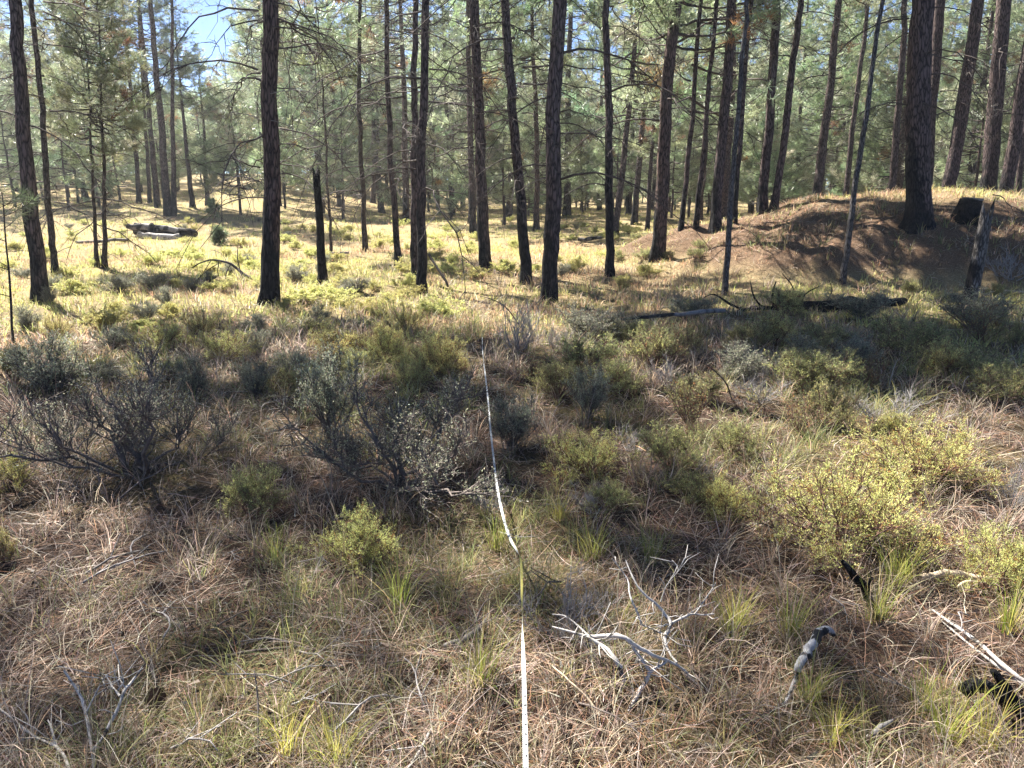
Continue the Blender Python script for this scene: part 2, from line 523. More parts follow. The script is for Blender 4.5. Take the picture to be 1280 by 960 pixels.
NEEDLE_PAL = [(0.28, 0.345, 0.195), (0.35, 0.41, 0.25), (0.43, 0.475, 0.32), (0.23, 0.285, 0.16)]
BROWN_PAL = [(0.36, 0.19, 0.09), (0.30, 0.18, 0.10)]
def crown_meshes(name, seed, Lc, Rmax, density=1.0, brown=0.04, w=0.019, nn=13, dark=1.0):
    """crown of a pine from z=0 (lowest live branch) to z=Lc: (foliage mesh, limb mesh)"""
    r = np.random.default_rng(seed)
    tb = Tubes()
    P, D, C = [], [], []
    z = 0.0
    while z < Lc - 0.25:
        f = z / Lc
        Lb = Rmax * (1 - f) ** 0.62 * (0.55 + 0.45 * min(1, f * 5 + 0.35))
        for b in range(int(r.integers(2, 4) * density + r.random())):
            a = r.uniform(0, 2 * np.pi)
            ln = Lb * r.uniform(0.55, 1.15) + 0.15
            up = r.uniform(-0.15, 0.35) + 0.5 * f
            s = np.linspace(0, 1, 6)
            rad = s * ln
            bend = r.normal(0, 0.25)
            ang = a + bend * s
            zz = z + rad * up - 0.20 * ln * np.sin(s * np.pi * 0.7) + 0.22 * ln * s ** 2
            pts = np.stack([rad * np.cos(ang), rad * np.sin(ang), zz], 1)
            tb.add(pts, np.linspace(0.010 + 0.012 * ln, 0.004, 6), 3)
            bc = vary(BROWN_PAL if r.random() < brown else NEEDLE_PAL, 1, r, amt=0.12)[0] * dark
            nt_ = max(3, int(ln * 9 * density))
            for q in range(nt_):
                s0 = min(.999, 0.25 + 0.75 * r.beta(2.6, 1.0))
                i0 = min(4, int(s0 * 5)); fr = s0 * 5 - i0
                p0 = pts[i0] * (1 - fr) + pts[i0 + 1] * fr
                out = np.array([np.cos(a), np.sin(a), 0.0])
                lat = np.array([-np.sin(a), np.cos(a), 0.0]) * r.choice([-1, 1])
                d = out * r.uniform(0.3, 1) + lat * r.uniform(0.1, 0.9) + np.array([0, 0, r.uniform(-0.1, 0.7)])
                d /= np.linalg.norm(d)
                tl = r.uniform(0.12, 0.45) * (0.6 + 0.5 * min(1, ln))
                p1 = p0 + d * tl
                if q % 2 == 0:
                    tb.add(np.stack([p0, (p0 + p1) / 2 - [0, 0, 0.02], p1]), [0.006, 0.005, 0.004], 3)
                P.append(p1); D.append(d); C.append(bc * r.uniform(0.8, 1.2))
                if r.random() < 0.6:
                    P.append(p0 + d * tl * 0.55); D.append(d); C.append(bc * r.uniform(0.8, 1.2))
        z += r.uniform(0.16, 0.34) / max(0.6, density)
    P.append(np.array([0, 0, Lc])); D.append(np.array([0, 0, 1.0])); C.append(np.array(NEEDLE_PAL[1]))
    v, f, c = needle_tufts(np.array(P), np.array(D), nn, 0.20, w, np.array(C), r)
    return np_mesh(name + '_foliage', v, [f], M_NEEDLE, cols=np.clip(c, 0.01, 0.9)), tb.mesh(name + '_limbs', M_LIMB)

def dead_branch_mesh(seed, ln, mat, droop=0.5, twigs=7):
    """bare pine limb along +X: rises a little, arches over and hangs, with curling twigs"""
    r = np.random.default_rng(seed)
    tb = Tubes()
    s = np.linspace(0, 1, 10)
    yy = np.cumsum(r.normal(0, 0.035, 10)) * ln
    up = r.uniform(-0.05, 0.35)
    x = ln * s * (1 - 0.15 * droop * s ** 2)
    z = ln * (up * s - droop * s ** 2.2) + np.cumsum(r.normal(0, 0.012, 10)) * ln
    pts = np.stack([x, yy - yy[0], z - z[0]], 1)
    r0 = 0.0055 + 0.0050 * ln
    tb.add(pts, np.linspace(r0, 0.0028, 10), 4)
    for k in range(twigs):
        i0 = int(r.integers(2, 9))
        p = pts[i0]
        d = np.array([r.uniform(0.2, 0.9), r.choice([-1, 1]) * r.uniform(0.3, 1.0), r.uniform(-0.7, 0.3)])
        d /= np.linalg.norm(d)
        tl = ln * r.uniform(0.15, 0.42) * (1.15 - 0.5 * s[i0])
        q = np.linspace(0, 1, 5)
        tp = p + d * tl * q[:, None] + np.array([0, 0, -0.35 * tl]) * (q ** 2)[:, None] + r.normal(0, 0.02 * tl, (5, 3))
        tp[0] = p
        tb.add(tp, np.linspace(r0 * 0.45, 0.0018, 5), 3)
        for _ in range(2):
            j = int(r.integers(1, 4))
            d2 = d + r.normal(0, 0.6, 3)
            e = tp[j] + d2 / np.linalg.norm(d2) * tl * r.uniform(0.2, 0.45)
            tb.add(np.stack([tp[j], (tp[j] + e) / 2 + r.normal(0, 0.01, 3), e]), [r0 * 0.28, r0 * 0.2, 0.0014], 3)
    return tb.mesh('dead_branch', mat)

DEAD = [dead_branch_mesh(100 + i, [0.7, 1.0, 1.3, 1.6, 1.9, 2.3][i % 6], M_LIMB if i % 6 else M_LIMB_LIT, [0.25, 0.5, 0.75, 0.95][i % 4], 5 + i % 5) for i in range(14)]
CROWNS = [crown_meshes('crown', 200 + i, *[(9.0, 2.1, 1.0), (11.0, 2.4, 1.0), (7.5, 1.8, 1.1), (12.5, 2.2, 0.9), (6.0, 1.7, 1.15), (10.0, 2.6, 0.95), (14.0, 2.5, 0.9)][i]) for i in range(7)]
CROWN_L = [9.0, 11.0, 7.5, 12.5, 6.0, 10.0, 14.0]
THIN = [crown_meshes('thin_crown', 250 + i, *[(8.5, 2.2, .62), (10.0, 2.3, .55)][i]) for i in range(2)]
THIN_L = [8.5, 10.0]
YOUNG = [crown_meshes('young_crown', 300 + i, *[(4.2, 1.35, 1.3), (5.5, 1.6, 1.25), (3.2, 1.1, 1.35)][i], w=0.017) for i in range(3)]
YOUNG_L = [4.2, 5.5, 3.2]

def branchwork_mesh(seed, H, n, lmax):
    """the bare lower limbs of a background pine, joined (each far too thin to pick apart)"""
    r = np.random.default_rng(seed)
    tb = Tubes()
    for k in range(n):
        z = r.uniform(0.08, 1.0) * H
        a = r.uniform(0, 2 * np.pi)
        ln = r.uniform(0.4, 1.0) * lmax
        s = np.linspace(0, 1, 6)
        dr = r.uniform(0.15, 0.9)
        rr = ln * s * (1 - 0.12 * dr * s ** 2)
        zz = z + ln * (r.uniform(-0.05, 0.3) * s - dr * s ** 2.2)
        an = a + np.cumsum(r.normal(0, 0.05, 6))
        pts = np.stack([rr * np.cos(an), rr * np.sin(an), zz], 1)
        tb.add(pts, np.linspace(0.014, 0.004, 6), 3)
        for _ in range(4):
            i0 = int(r.integers(2, 6))
            d = np.array([np.cos(a), np.sin(a), -0.3]) + r.normal(0, 0.6, 3)
            e = pts[i0] + d / np.linalg.norm(d) * ln * r.uniform(0.15, 0.35)
            tb.add(np.stack([pts[i0], (pts[i0] + e) / 2 + [0, 0, 0.02], e]), [0.005, 0.004, 0.003], 3)
    return tb.mesh('branchwork', M_LIMB)

BRANCHWORK = [branchwork_mesh(400 + i, 8.0, 46, 1.7) for i in range(4)]

def lean_of(base, px_top, py_top):
    """tilt (about Y) that carries a straight trunk from its base to a point seen at px_top, py_top"""
    T = at_depth(px_top, py_top, base.y)
    return math.atan2(T.x - base.x, T.z - base.z)

def pine(name, label, bpx, bpy_, tpx, tpy, wpx, H, crown, cat='pine tree', group=None, mat=None, char=0.9, nbranch=10,
         zb=(1.2, 5.5), brscale=1.0, cscale=1.0, depth=None, hero=True, seed=0, flare=0.28, ytilt=0.0, spin=0.0, cdrop=0.0):
    base = hit(bpx, bpy_) if depth is None else at_depth(bpx, bpy_, depth)
    if depth is not None:
        base.z = hz(base.x, base.y)
    lean = lean_of(base, tpx, tpy)
    dist = math.hypot(base.y, 0) * CP + (CAM_H - base.z) * SP
    r0 = 0.41 * wpx / FPX * dist
    root = bpy.data.objects.new(name, None)
    COL.objects.link(root)
    root.location = base
    root.rotation_euler = (ytilt, lean, 0)
    root.empty_display_size = 0.3
    tag(root, label, cat, group)
    rr = random.Random(seed * 77 + int(bpx))
    tr = link('trunk', trunk_mesh('trunk', r0, H, seed * 13 + int(bpx), mat or M_BARK, sides=22 if hero else 12, rings=70 if hero else 30, flare=flare), root)
    tr['char_height'] = char
    if crown is not None:
        fol, limb = crown[0]
        zc = H - crown[1] * cscale - cdrop
        cr = link('crown', fol, root, (0, 0, zc), (0, 0, spin), cscale)
        link('limbwork', limb, cr)
    for k in range(nbranch):
        z = rr.uniform(*zb)
        a = rr.uniform(0, 2 * math.pi)
        me = rr.choice(DEAD)
        rad = r0 * (1 - 0.85 * z / H) * 0.8
        link('branch', me, root, (rad * math.cos(a), rad * math.sin(a), z), (rr.uniform(-0.3, 0.3), 0, a), brscale * rr.uniform(0.65, 1.15))
    return root

def C(i): return (CROWNS[i], CROWN_L[i])
def T(i): return (THIN[i], THIN_L[i])
def Y(i): return (YOUNG[i], YOUNG_L[i])
def K(*a, **k): return (a, k)

HERO = [
 K('charred dark pine trunk beside the thin sapling, its long shadow falling on the sage', 51, 379, 15, 0, 22, 13, C(2), char=1.0, nbranch=10, zb=(1.9, 5.5), spin=.4),
 K('slim brown pine with drooping dead limbs right behind the charred pine', 71, 345, 52, 0, 9.5, 14, C(4), char=.5, nbranch=34, zb=(.9, 6), mat=M_BARK_YOUNG, spin=1),
 K('thick straight pine with arching bare limbs, bark scorched black up one side', 333, 381, 330, 0, 26, 18.5, C(4), char=1.6, nbranch=44, zb=(1.5, 5.2), brscale=.95, mat=M_BARK_RED, spin=2),
 K('narrow pine standing just behind the thick scorched pine', 343, 336, 345, 0, 10, 17, C(4), nbranch=10, char=.4, spin=.3),
 K('slim leaning pine with charred foot between the snag and the twin trunks', 498, 333, 486, 90, 10, 14, C(2), nbranch=22, zb=(1.5, 7), spin=1.2),
 K('slim dark pine close behind the swollen-stemmed pine', 515, 350, 507, 40, 11, 14, C(4), nbranch=22, zb=(1.5, 6), spin=2.2),
 K('dark pine with swollen middle and charred foot beside a leaning broken stick', 527, 368, 534, 0, 15, 15, C(0), nbranch=26, zb=(1.6, 5), char=1.1, spin=3),
 K('stout pine tilting back, with charred foot, in the middle of the meadow', 607, 340, 588, 0, 18, 17, C(2), nbranch=26, zb=(2, 6.5), char=1.0, spin=4),
 K('tilted dark pine next to the stout straight trunk in the meadow', 660, 355, 645, 0, 16, 16, C(0), nbranch=26, zb=(1.8, 6), char=1.2, spin=5),
 K('stout straight dark pine with charred foot beyond the far end of the tape', 685, 381, 698, 0, 24, 18, C(4), nbranch=30, zb=(1.6, 5), char=1.1, spin=.2),
 K('slender blackened pine standing left of the mound toe', 762, 346, 762, 0, 13, 15, C(2), nbranch=24, zb=(1.6, 6), char=2.2, spin=1.9),
 K('reddish-barked stout pine at the foot of the mound', 820, 325, 840, 0, 21, 17, C(1), cscale=1.15, nbranch=16, zb=(2.5, 7), char=.7, mat=M_BARK_RED, spin=2.9),
 K('pine with dark foot tucked behind the stout tilting pine', 593, 292, 590, 60, 11, 16, C(3), nbranch=12, hero=False, char=.8),
 K('slim reddish pine seen between the tilted pine and the stout straight pine', 671, 289, 667, 20, 9, 15, C(2), cscale=1.25, nbranch=14, hero=False, mat=M_BARK_RED, char=.3),
 K('broad grey pine trunk standing far behind the stout straight pine', 709, 270, 712, 100, 12, 20, C(3), nbranch=8, zb=(2, 9), hero=False, char=.3),
 K('slim pine leaning right behind the slender blackened pine', 768, 293, 790, 70, 10, 16, C(0), cscale=1.35, nbranch=14, zb=(2, 9), hero=False, char=.3),
 K('dark slim pine between the leaning pine and the reddish pine', 793, 281, 803, 160, 10, 17, C(1), nbranch=12, zb=(2, 9), hero=False, char=.8),
 K('slim dark pine just right of the reddish stout pine', 852, 289, 863, 105, 8, 15, C(3), nbranch=14, zb=(2, 8), hero=False),
 K('slim pine with bare limbs behind the left flank of the mound', 868, 283, 880, 150, 8, 14, C(2), nbranch=14, zb=(2, 8), hero=False),
 K('stout grey pine rising behind the thin dead pole', 895, 288, 916, 0, 16, 19, C(5), nbranch=14, zb=(2, 8), char=.6),
 K('thin pine close behind the stout grey pine', 918, 280, 932, 92, 8, 15, C(0), nbranch=14, zb=(2, 8), hero=False),
 K('tall pine at the left shoulder of the mound', 953, 268, 969, 0, 14, 20, C(1), nbranch=14, zb=(2.5, 9), char=.4),
 K('tall pine leaning right at the left shoulder of the mound', 967, 263, 999, 0, 11, 19, C(3), nbranch=12, zb=(2.5, 9), char=.4),
 K('huge fire-scarred pine with black hollowed base on the mound', 1146, 285, 1146, 0, 35, 24, C(6), nbranch=16, zb=(2.0, 4.6), char=.75, flare=.5, spin=1.0),
]
for i, (a, k) in enumerate(HERO):
    pine('pine_tree', a[0], *a[1:], seed=i + 1, **k)

# trees whose feet stand behind the mound's crest or far off: given by their distance
BEHIND = [
 K('stout pine tilting right just beyond the crest of the mound', 1022, 243, 1040, 96, 14, 20, C(3), depth=27, nbranch=14, zb=(2.5, 9)),
 K('slim pine beyond the crest of the mound between the stout pine and the dead pole', 1056, 240, 1072, 110, 9, 18, C(0), depth=30, nbranch=14, zb=(2.5, 9), hero=False),
 K('sunlit-edged pine half hidden behind the huge fire-scarred pine', 1118, 236, 1128, 100, 11, 20, C(1), depth=24, nbranch=8, zb=(2.5, 8)),
 K('broad pine peeking out behind the huge fire-scarred pine', 1162, 236, 1180, 0, 18, 22, C(5), depth=21, nbranch=10, zb=(2.5, 7), char=.4),
 K('stout dark pine tilting right behind the stump on the mound', 1182, 243, 1219, 0, 21, 22, C(6), depth=20.5, nbranch=12, zb=(2.5, 7), char=1.1),
 K('thick pine with furrowed bark behind the burnt stump', 1237, 252, 1258, 0, 24, 22, C(1), depth=19.5, nbranch=14, zb=(2.5, 6.5), char=1.0),
 K('thick dark pine crossing behind the furrowed pine and leaning outward', 1255, 256, 1290, 30, 20, 21, C(5), depth=19, nbranch=12, zb=(2.5, 6.5), char=.8),
 K('thin pale pine standing beyond the thick leaning pine', 1270, 258, 1285, 130, 9, 16, C(2), depth=23, nbranch=12, zb=(2, 6), hero=False),
]
for i, (a, k) in enumerate(BEHIND):
    pine('pine_tree', a[0], *a[1:], seed=i + 60, **k)

# the tall group on the rise at the left
CLUSTER = [(173, 254, 158, 92, 7), (187, 254, 176, 100, 6), (197, 259, 183, 110, 9), (210, 270, 190, 0, 12), (218, 270, 211, 0, 8), (241, 260, 225, 82, 8), (259, 257, 251, 150, 7)]
CLL = ['thin dark trunk at the outer edge of the tall pine group beyond the log pile', 'slim trunk second from the outer edge of the tall pine group beyond the log pile',
       'dark trunk pressed against the stoutest pine of the group beyond the log pile', 'stoutest dark pine of the tall group beyond the log pile',
       'slim dark pine touching the stoutest pine of the group beyond the log pile', 'dark pine standing apart, tilting towards the tall group beyond the log pile',
       'slim dark pine nearest the small green pine seedling beyond the log pile']
for i, (a, b, c_, d_, w_) in enumerate(CLUSTER):
    pine('pine_tree', CLL[i], a, b, c_, d_, w_, [15, 15, 16, 17, 15, 8, 7][i], [C(2), C(0), C(3), C(1), C(3), Y(0), Y(2)][i], cscale=[1, 1, .8, .75, .55, .85, .9][i], hero=False, nbranch=10, zb=(2, 8), char=1.0, seed=90 + i, group='tall pines on the rise beyond the log pile')

# small pines and poles
pine('pine_tree', 'slender twin-stemmed young pine, the outer stem, with low drooping foliage', 121, 334, 112, 150, 6, 5.3, Y(1), mat=M_BARK_YOUNG, nbranch=12, zb=(.8, 3.5), char=.2, seed=120, group='twin young pines', cscale=.62)
pine('pine_tree', 'slender twin-stemmed young pine, the inner stem, with bare lower limbs', 131, 335, 122, 120, 7, 5.7, Y(1), mat=M_BARK_YOUNG, nbranch=12, zb=(.8, 3.5), char=.2, seed=121, group='twin young pines', cscale=.58, spin=2)
pine('pine_tree', 'thin crooked young pine just right of the black snag', 413, 318, 404, 180, 4.5, 7.5, Y(2), mat=M_BARK_YOUNG, nbranch=12, zb=(1, 4), char=.1, seed=122)
pine('pine_tree', 'slim pine with pale brown bark standing in the meadow right of the crooked young pine', 457, 315, 450, 60, 8, 15, C(4), mat=M_BARK_YOUNG, nbranch=24, zb=(1, 6), char=.3, seed=123)
pine('dead_pole', 'thin dead grey pole leaning in front of the stout grey pine', 902, 369, 934, 0, 9, 11, None, cat='dead tree', mat=M_GREYPOLE, nbranch=6, zb=(.4, 3), brscale=.35, char=-2, seed=124, flare=.1)
pine('dead_pole', 'thin dead grey pole leaning in front of the crest of the mound', 1052, 357, 1096, 0, 9, 11, None, cat='dead tree', mat=M_GREYPOLE, nbranch=7, zb=(.4, 3), brscale=.35, char=-2, seed=125, flare=.1)

def snag(name, label, bpx, bpy_, tpx, tpy, wpx, mat, nb=0, seed=0, char=.75):
    base = hit(bpx, bpy_)
    T = at_depth(tpx, tpy, base.y)
    L = (T - base).length
    root = bpy.data.objects.new(name, None)
    COL.objects.link(root)
    root.location = base
    root.rotation_euler = (0, math.atan2(T.x - base.x, T.z - base.z), 0)
    tag(root, label, 'dead tree')
    r0 = 0.5 * wpx / FPX * base.y
    t = link('trunk', trunk_mesh('trunk', r0, L, seed, mat, 16, 30, flare=.25, top=.8, broken=True, wob=.03), root)
    t['char_height'] = char
    rr = random.Random(seed)
    for k in range(nb):
        z = rr.uniform(.35, .95) * L
        a = rr.uniform(0, 6.28)
        link('branch', DEAD[rr.randrange(6)], root, (0, 0, z), (0, 0, a), rr.uniform(.3, .6))
    return root
snag('burnt_snag', 'burnt black branchless snag with broken top standing in the meadow', 403, 355, 398, 217, 11, M_CHAR, 4, 501)
lp = snag('leaning_post', 'leaning broken-off dead trunk with pale top and charred foot at the mound', 1211, 388, 1237, 262, 17, M_SNAG, 0, 502, char=.35)
link('branch', DEAD[7], lp, (0, 0, 1.5), (0.2, 0, 0.2), .7)

# sapling at the left edge and small seedlings
def sapling(name, label, bpx, bpy_, tpx, tpy, nt_, seed, bare=.35, tl=0.15, w=.006, rad=.014, group=None, bright=1.0):
    base = hit(bpx, bpy_)
    T = at_depth(tpx, tpy, base.y)
    r = np.random.default_rng(seed)
    L = T - base
    tb, P, D = Tubes(), [], []
    s = np.linspace(0, 1, 9)
    pts = np.array(L)[None] * s[:, None] + np.cumsum(r.normal(0, .008, (9, 3)), 0)
    pts[0] = (0, 0, -.05)
    tb.add(pts, np.linspace(rad, rad * .35, 9), 6)
    n_ = L.length
    for k in range(nt_):
        f = bare + (1 - bare) * (k + r.random()) / nt_
        i0 = min(7, int(f * 8))
        p = pts[i0] + (pts[i0 + 1] - pts[i0]) * (f * 8 - i0)
        a = r.uniform(0, 6.28)
        ln = n_ * (.12 + .26 * (1 - f)) * r.uniform(.6, 1.1)
        d = np.array([math.cos(a), math.sin(a), .35])
        q = np.linspace(0, 1, 4)
        bp_ = p + d * ln * q[:, None] + np.array([0, 0, .18 * ln]) * (q ** 2)[:, None]
        tb.add(bp_, np.linspace(rad * .4, rad * .2, 4), 3)
        for u in (.45, .7, .85, 1.0):
            P.append(p + d * ln * u + np.array([0, 0, .18 * ln * u * u])); D.append(d / np.linalg.norm(d))
    P.append(pts[-1]); D.append(np.array([0, 0, 1.0]))
    root = bpy.data.objects.new(name, None)
    COL.objects.link(root)
    root.location = base
    tag(root, label, 'sapling', group)
    link('trunk', tb.mesh('sapling_stem', M_BARK_YOUNG), root)
    P, D = np.array(P), np.array(D)
    cols = vary([(.17 * bright, .22 * bright, .12 * bright), (.13 * bright, .17 * bright, .09 * bright)], len(P), r)
    v, f, c = needle_tufts(P, D, 26, tl, w, cols, r)
    link('foliage', np_mesh('sapling_foliage', v, [f], M_NEEDLE, cols=c), root)
    return root
sapling('pine_sapling', 'thin pine sapling with a few needle tufts in front of the charred pine', 17, 432, 5, 240, 7, 31, bare=.3, w=.004)
sapling('pine_seedling', 'small grey-green pine seedling in the sunlit meadow near the log pile', 274, 306, 273, 286, 12, 32, .1, .22, .02, .03)
sapling('pine_seedling', 'small bright green pine seedling in front of the tall pine group', 268, 275, 267, 252, 12, 33, .1, .26, .02, .03, bright=1.6)

# ------------------------------------------------------------------ background forest
TR_BG = [trunk_mesh('trunk', .16, 18, 700 + i, [M_BARK, M_BARK, M_BARK_RED, M_BARK_YOUNG][i], 9, 22, wob=.06) for i in range(4)]
bg = np.random.default_rng(21)
taken = [(o.location.x, o.location.y) for o in COL.objects if o.type == 'EMPTY' and o.parent is None]
def forest(n, dmin, dmax, amax, young, label, group, spacing, keep):
    made = tries = 0
    while made < n and tries < 60000:
        tries += 1
        a = math.radians(bg.uniform(-amax, amax))
        d = math.sqrt(bg.uniform(dmin ** 2, dmax ** 2))
        x, y = d * math.sin(a), d * math.cos(a)
        if not keep(x, y):
            continue
        lo_, hi_ = (1, 6) if young else (4, 16)
        if y < 50 and bg.random() < (.55 if young else .9) and any(-14 < x + .55 * h_ < 3 and 9 < y - .633 * h_ < (25 if young else 30) for h_ in range(lo_, hi_)):
            continue
        if any((x - p) ** 2 + (y - q) ** 2 < spacing ** 2 for p, q in taken):
            continue
        taken.append((x, y))
        made += 1
        root = bpy.data.objects.new('young_pine' if young else 'forest_pine', None)
        COL.objects.link(root)
        root.location = (x, y, hz(x, y) - .05)
        root.rotation_euler = (bg.normal(0, .02), bg.normal(0, .025), bg.uniform(0, 6.28))
        if young:
            i = int(bg.integers(3)); s = bg.uniform(.8, 1.35)
            fol, limb = YOUNG[i]; Lc = YOUNG_L[i] * s
            zc = bg.uniform(.3, 1.6)
            H = Lc + zc
            wt = .42
        else:
            i = int(bg.integers(7)); s = bg.uniform(.8, 1.12)
            fol, limb = CROWNS[i]; Lc = CROWN_L[i] * s
            zc = bg.uniform(2.0, 6.5)
            H = Lc + zc
            wt = bg.uniform(.55, 1.15)
        bi = int(bg.integers(4))
        bark_ = ['dark', 'dark', 'reddish', 'grey'][bi]
        size_ = ['short', 'tall', 'small'][i] if young else ('deep' if CROWN_L[i] >= 10 else 'shallow')
        tag(root, label.format(bark=bark_, size=size_), 'pine tree', f'{group}, {bark_} bark, {size_} crown')
        t = link('trunk', TR_BG[bi], root, (0, 0, 0), None, (wt, wt, H / 18))
        t['char_height'] = float(bg.uniform(-.5, .9))
        cr = link('crown', fol, root, (0, 0, zc), (0, 0, bg.uniform(0, 6.28)), s)
        link('limbwork', limb, cr)
        if not young and d < 75:
            b = link('branchwork', BRANCHWORK[int(bg.integers(4))], root, (0, 0, .5), (0, 0, bg.uniform(0, 6.28)), (1, 1, (zc + 1) / 8))
            b['kind'] = 'stuff'

def sky_gap(x, y):      # the opening in the canopy over the rise at the left
    return abs(math.degrees(math.atan2(x, y)) + 22.6) < (4.2 if y < 75 else 2.4)
def open_meadow(x, y):  # the clearing stays free of trees, and so does the path of the sun to it
    return y > 24 and not (x > 3 and y < 24) and not (x < -4 and y < 33)
forest(95, 25, 62, 41, False, 'thin {bark}-barked pine with {size} crown and bare lower limbs behind the meadow', 'forest pines behind the meadow', 2.6, lambda x, y: open_meadow(x, y) and not sky_gap(x, y))
forest(175, 55, 125, 41, False, 'distant {bark}-barked pine with {size} crown deep in the forest', 'distant forest pines', 2.2, lambda x, y: not sky_gap(x, y))
forest(75, 26, 70, 41, True, '{size} young {bark}-stemmed pine with low pale green foliage under taller pines', 'young pines under the forest', 2.0, lambda x, y: open_meadow(x, y))

forest(60, 60, 120, 41, True, 'far {size} young {bark}-stemmed pine deep in the forest', 'far young pines', 2.0, lambda x, y: True)
left_hill = lambda x, y: x < -.22 * y and y - .633 * 6 > 34
forest(34, 42, 95, 41, True, '{size} young {bark}-stemmed pine on the rise behind the log pile', 'young pines on the left rise', 2.0, left_hill)
forest(24, 52, 100, 41, False, '{bark}-barked pine with {size} crown on the rise behind the log pile', 'pines on the left rise', 2.2, lambda x, y: left_hill(x, y) and not sky_gap(x, y))
forest(45, 30, 58, 40, True, '{size} young {bark}-stemmed pine with low pale foliage at the edge of the meadow', 'young pines at the meadow edge', 1.8, lambda x, y: open_meadow(x, y))
fw = np.random.default_rng(88)
n_ = 110000
a_ = np.radians(fw.uniform(-44, 44, n_)); d_ = np.sqrt(fw.uniform(118 ** 2, 190 ** 2, n_))
fx, fy = d_ * np.sin(a_), d_ * np.cos(a_)
top_ = 9 + 13 * vnoise(fx, fy, 5.0, 91)
top_ = np.where(np.abs(np.degrees(np.arctan2(fx, fy)) + 22.6) < 1.8, top_ * .62, top_)
fz = height(fx, fy) + top_ * fw.random(n_) ** .8
ok_ = vnoise(fx + fz * .7, fy + fz * .6, 2.2, 92) > .38
fx, fy, fz = fx[ok_], fy[ok_], fz[ok_]
n_ = len(fx)
P_ = np.stack([fx, fy, fz], 1)
D_ = fw.normal(0, 1, (n_, 3)); D_ /= np.linalg.norm(D_, axis=1, keepdims=True)
v_, f_, c_ = needle_tufts(P_, D_, 1, .85, .36, vary(NEEDLE_PAL, n_, fw), fw)
o_ = link('distant_wood', np_mesh('distant_wood', v_, [f_], M_NEEDLE, cols=np.clip(c_, .01, .9)))
o_['kind'] = 'stuff'
tag(o_, 'far-off pine wood closing the horizon behind the trunks', 'wood')

# a few unseen pines added left of the view to shade the near ground
for i, (x, y, s, zc) in enumerate([(-9.2, 9.6, 1.0, 6.0), (-6.7, 7.9, .9, 6.5), (-8.0, 6.6, 1.0, 5.5)]):
    root = bpy.data.objects.new('forest_pine', None)
    COL.objects.link(root)
    root.location = (x, y, hz(x, y) - .05)
    tag(root, 'added tall pine out of view whose crown shades the sage', 'pine tree', 'added pines out of view')
    (fol, limb), L_ = [T(1), T(0), T(1)][i]
    H = zc + L_ * s
    t = link('trunk', TR_BG[i], root, (0, 0, 0), None, (1, 1, H / 18))
    t['char_height'] = .6
    cr = link('crown', fol, root, (0, 0, zc), (0, 0, i * 1.3), s)
    link('limbwork', limb, cr)

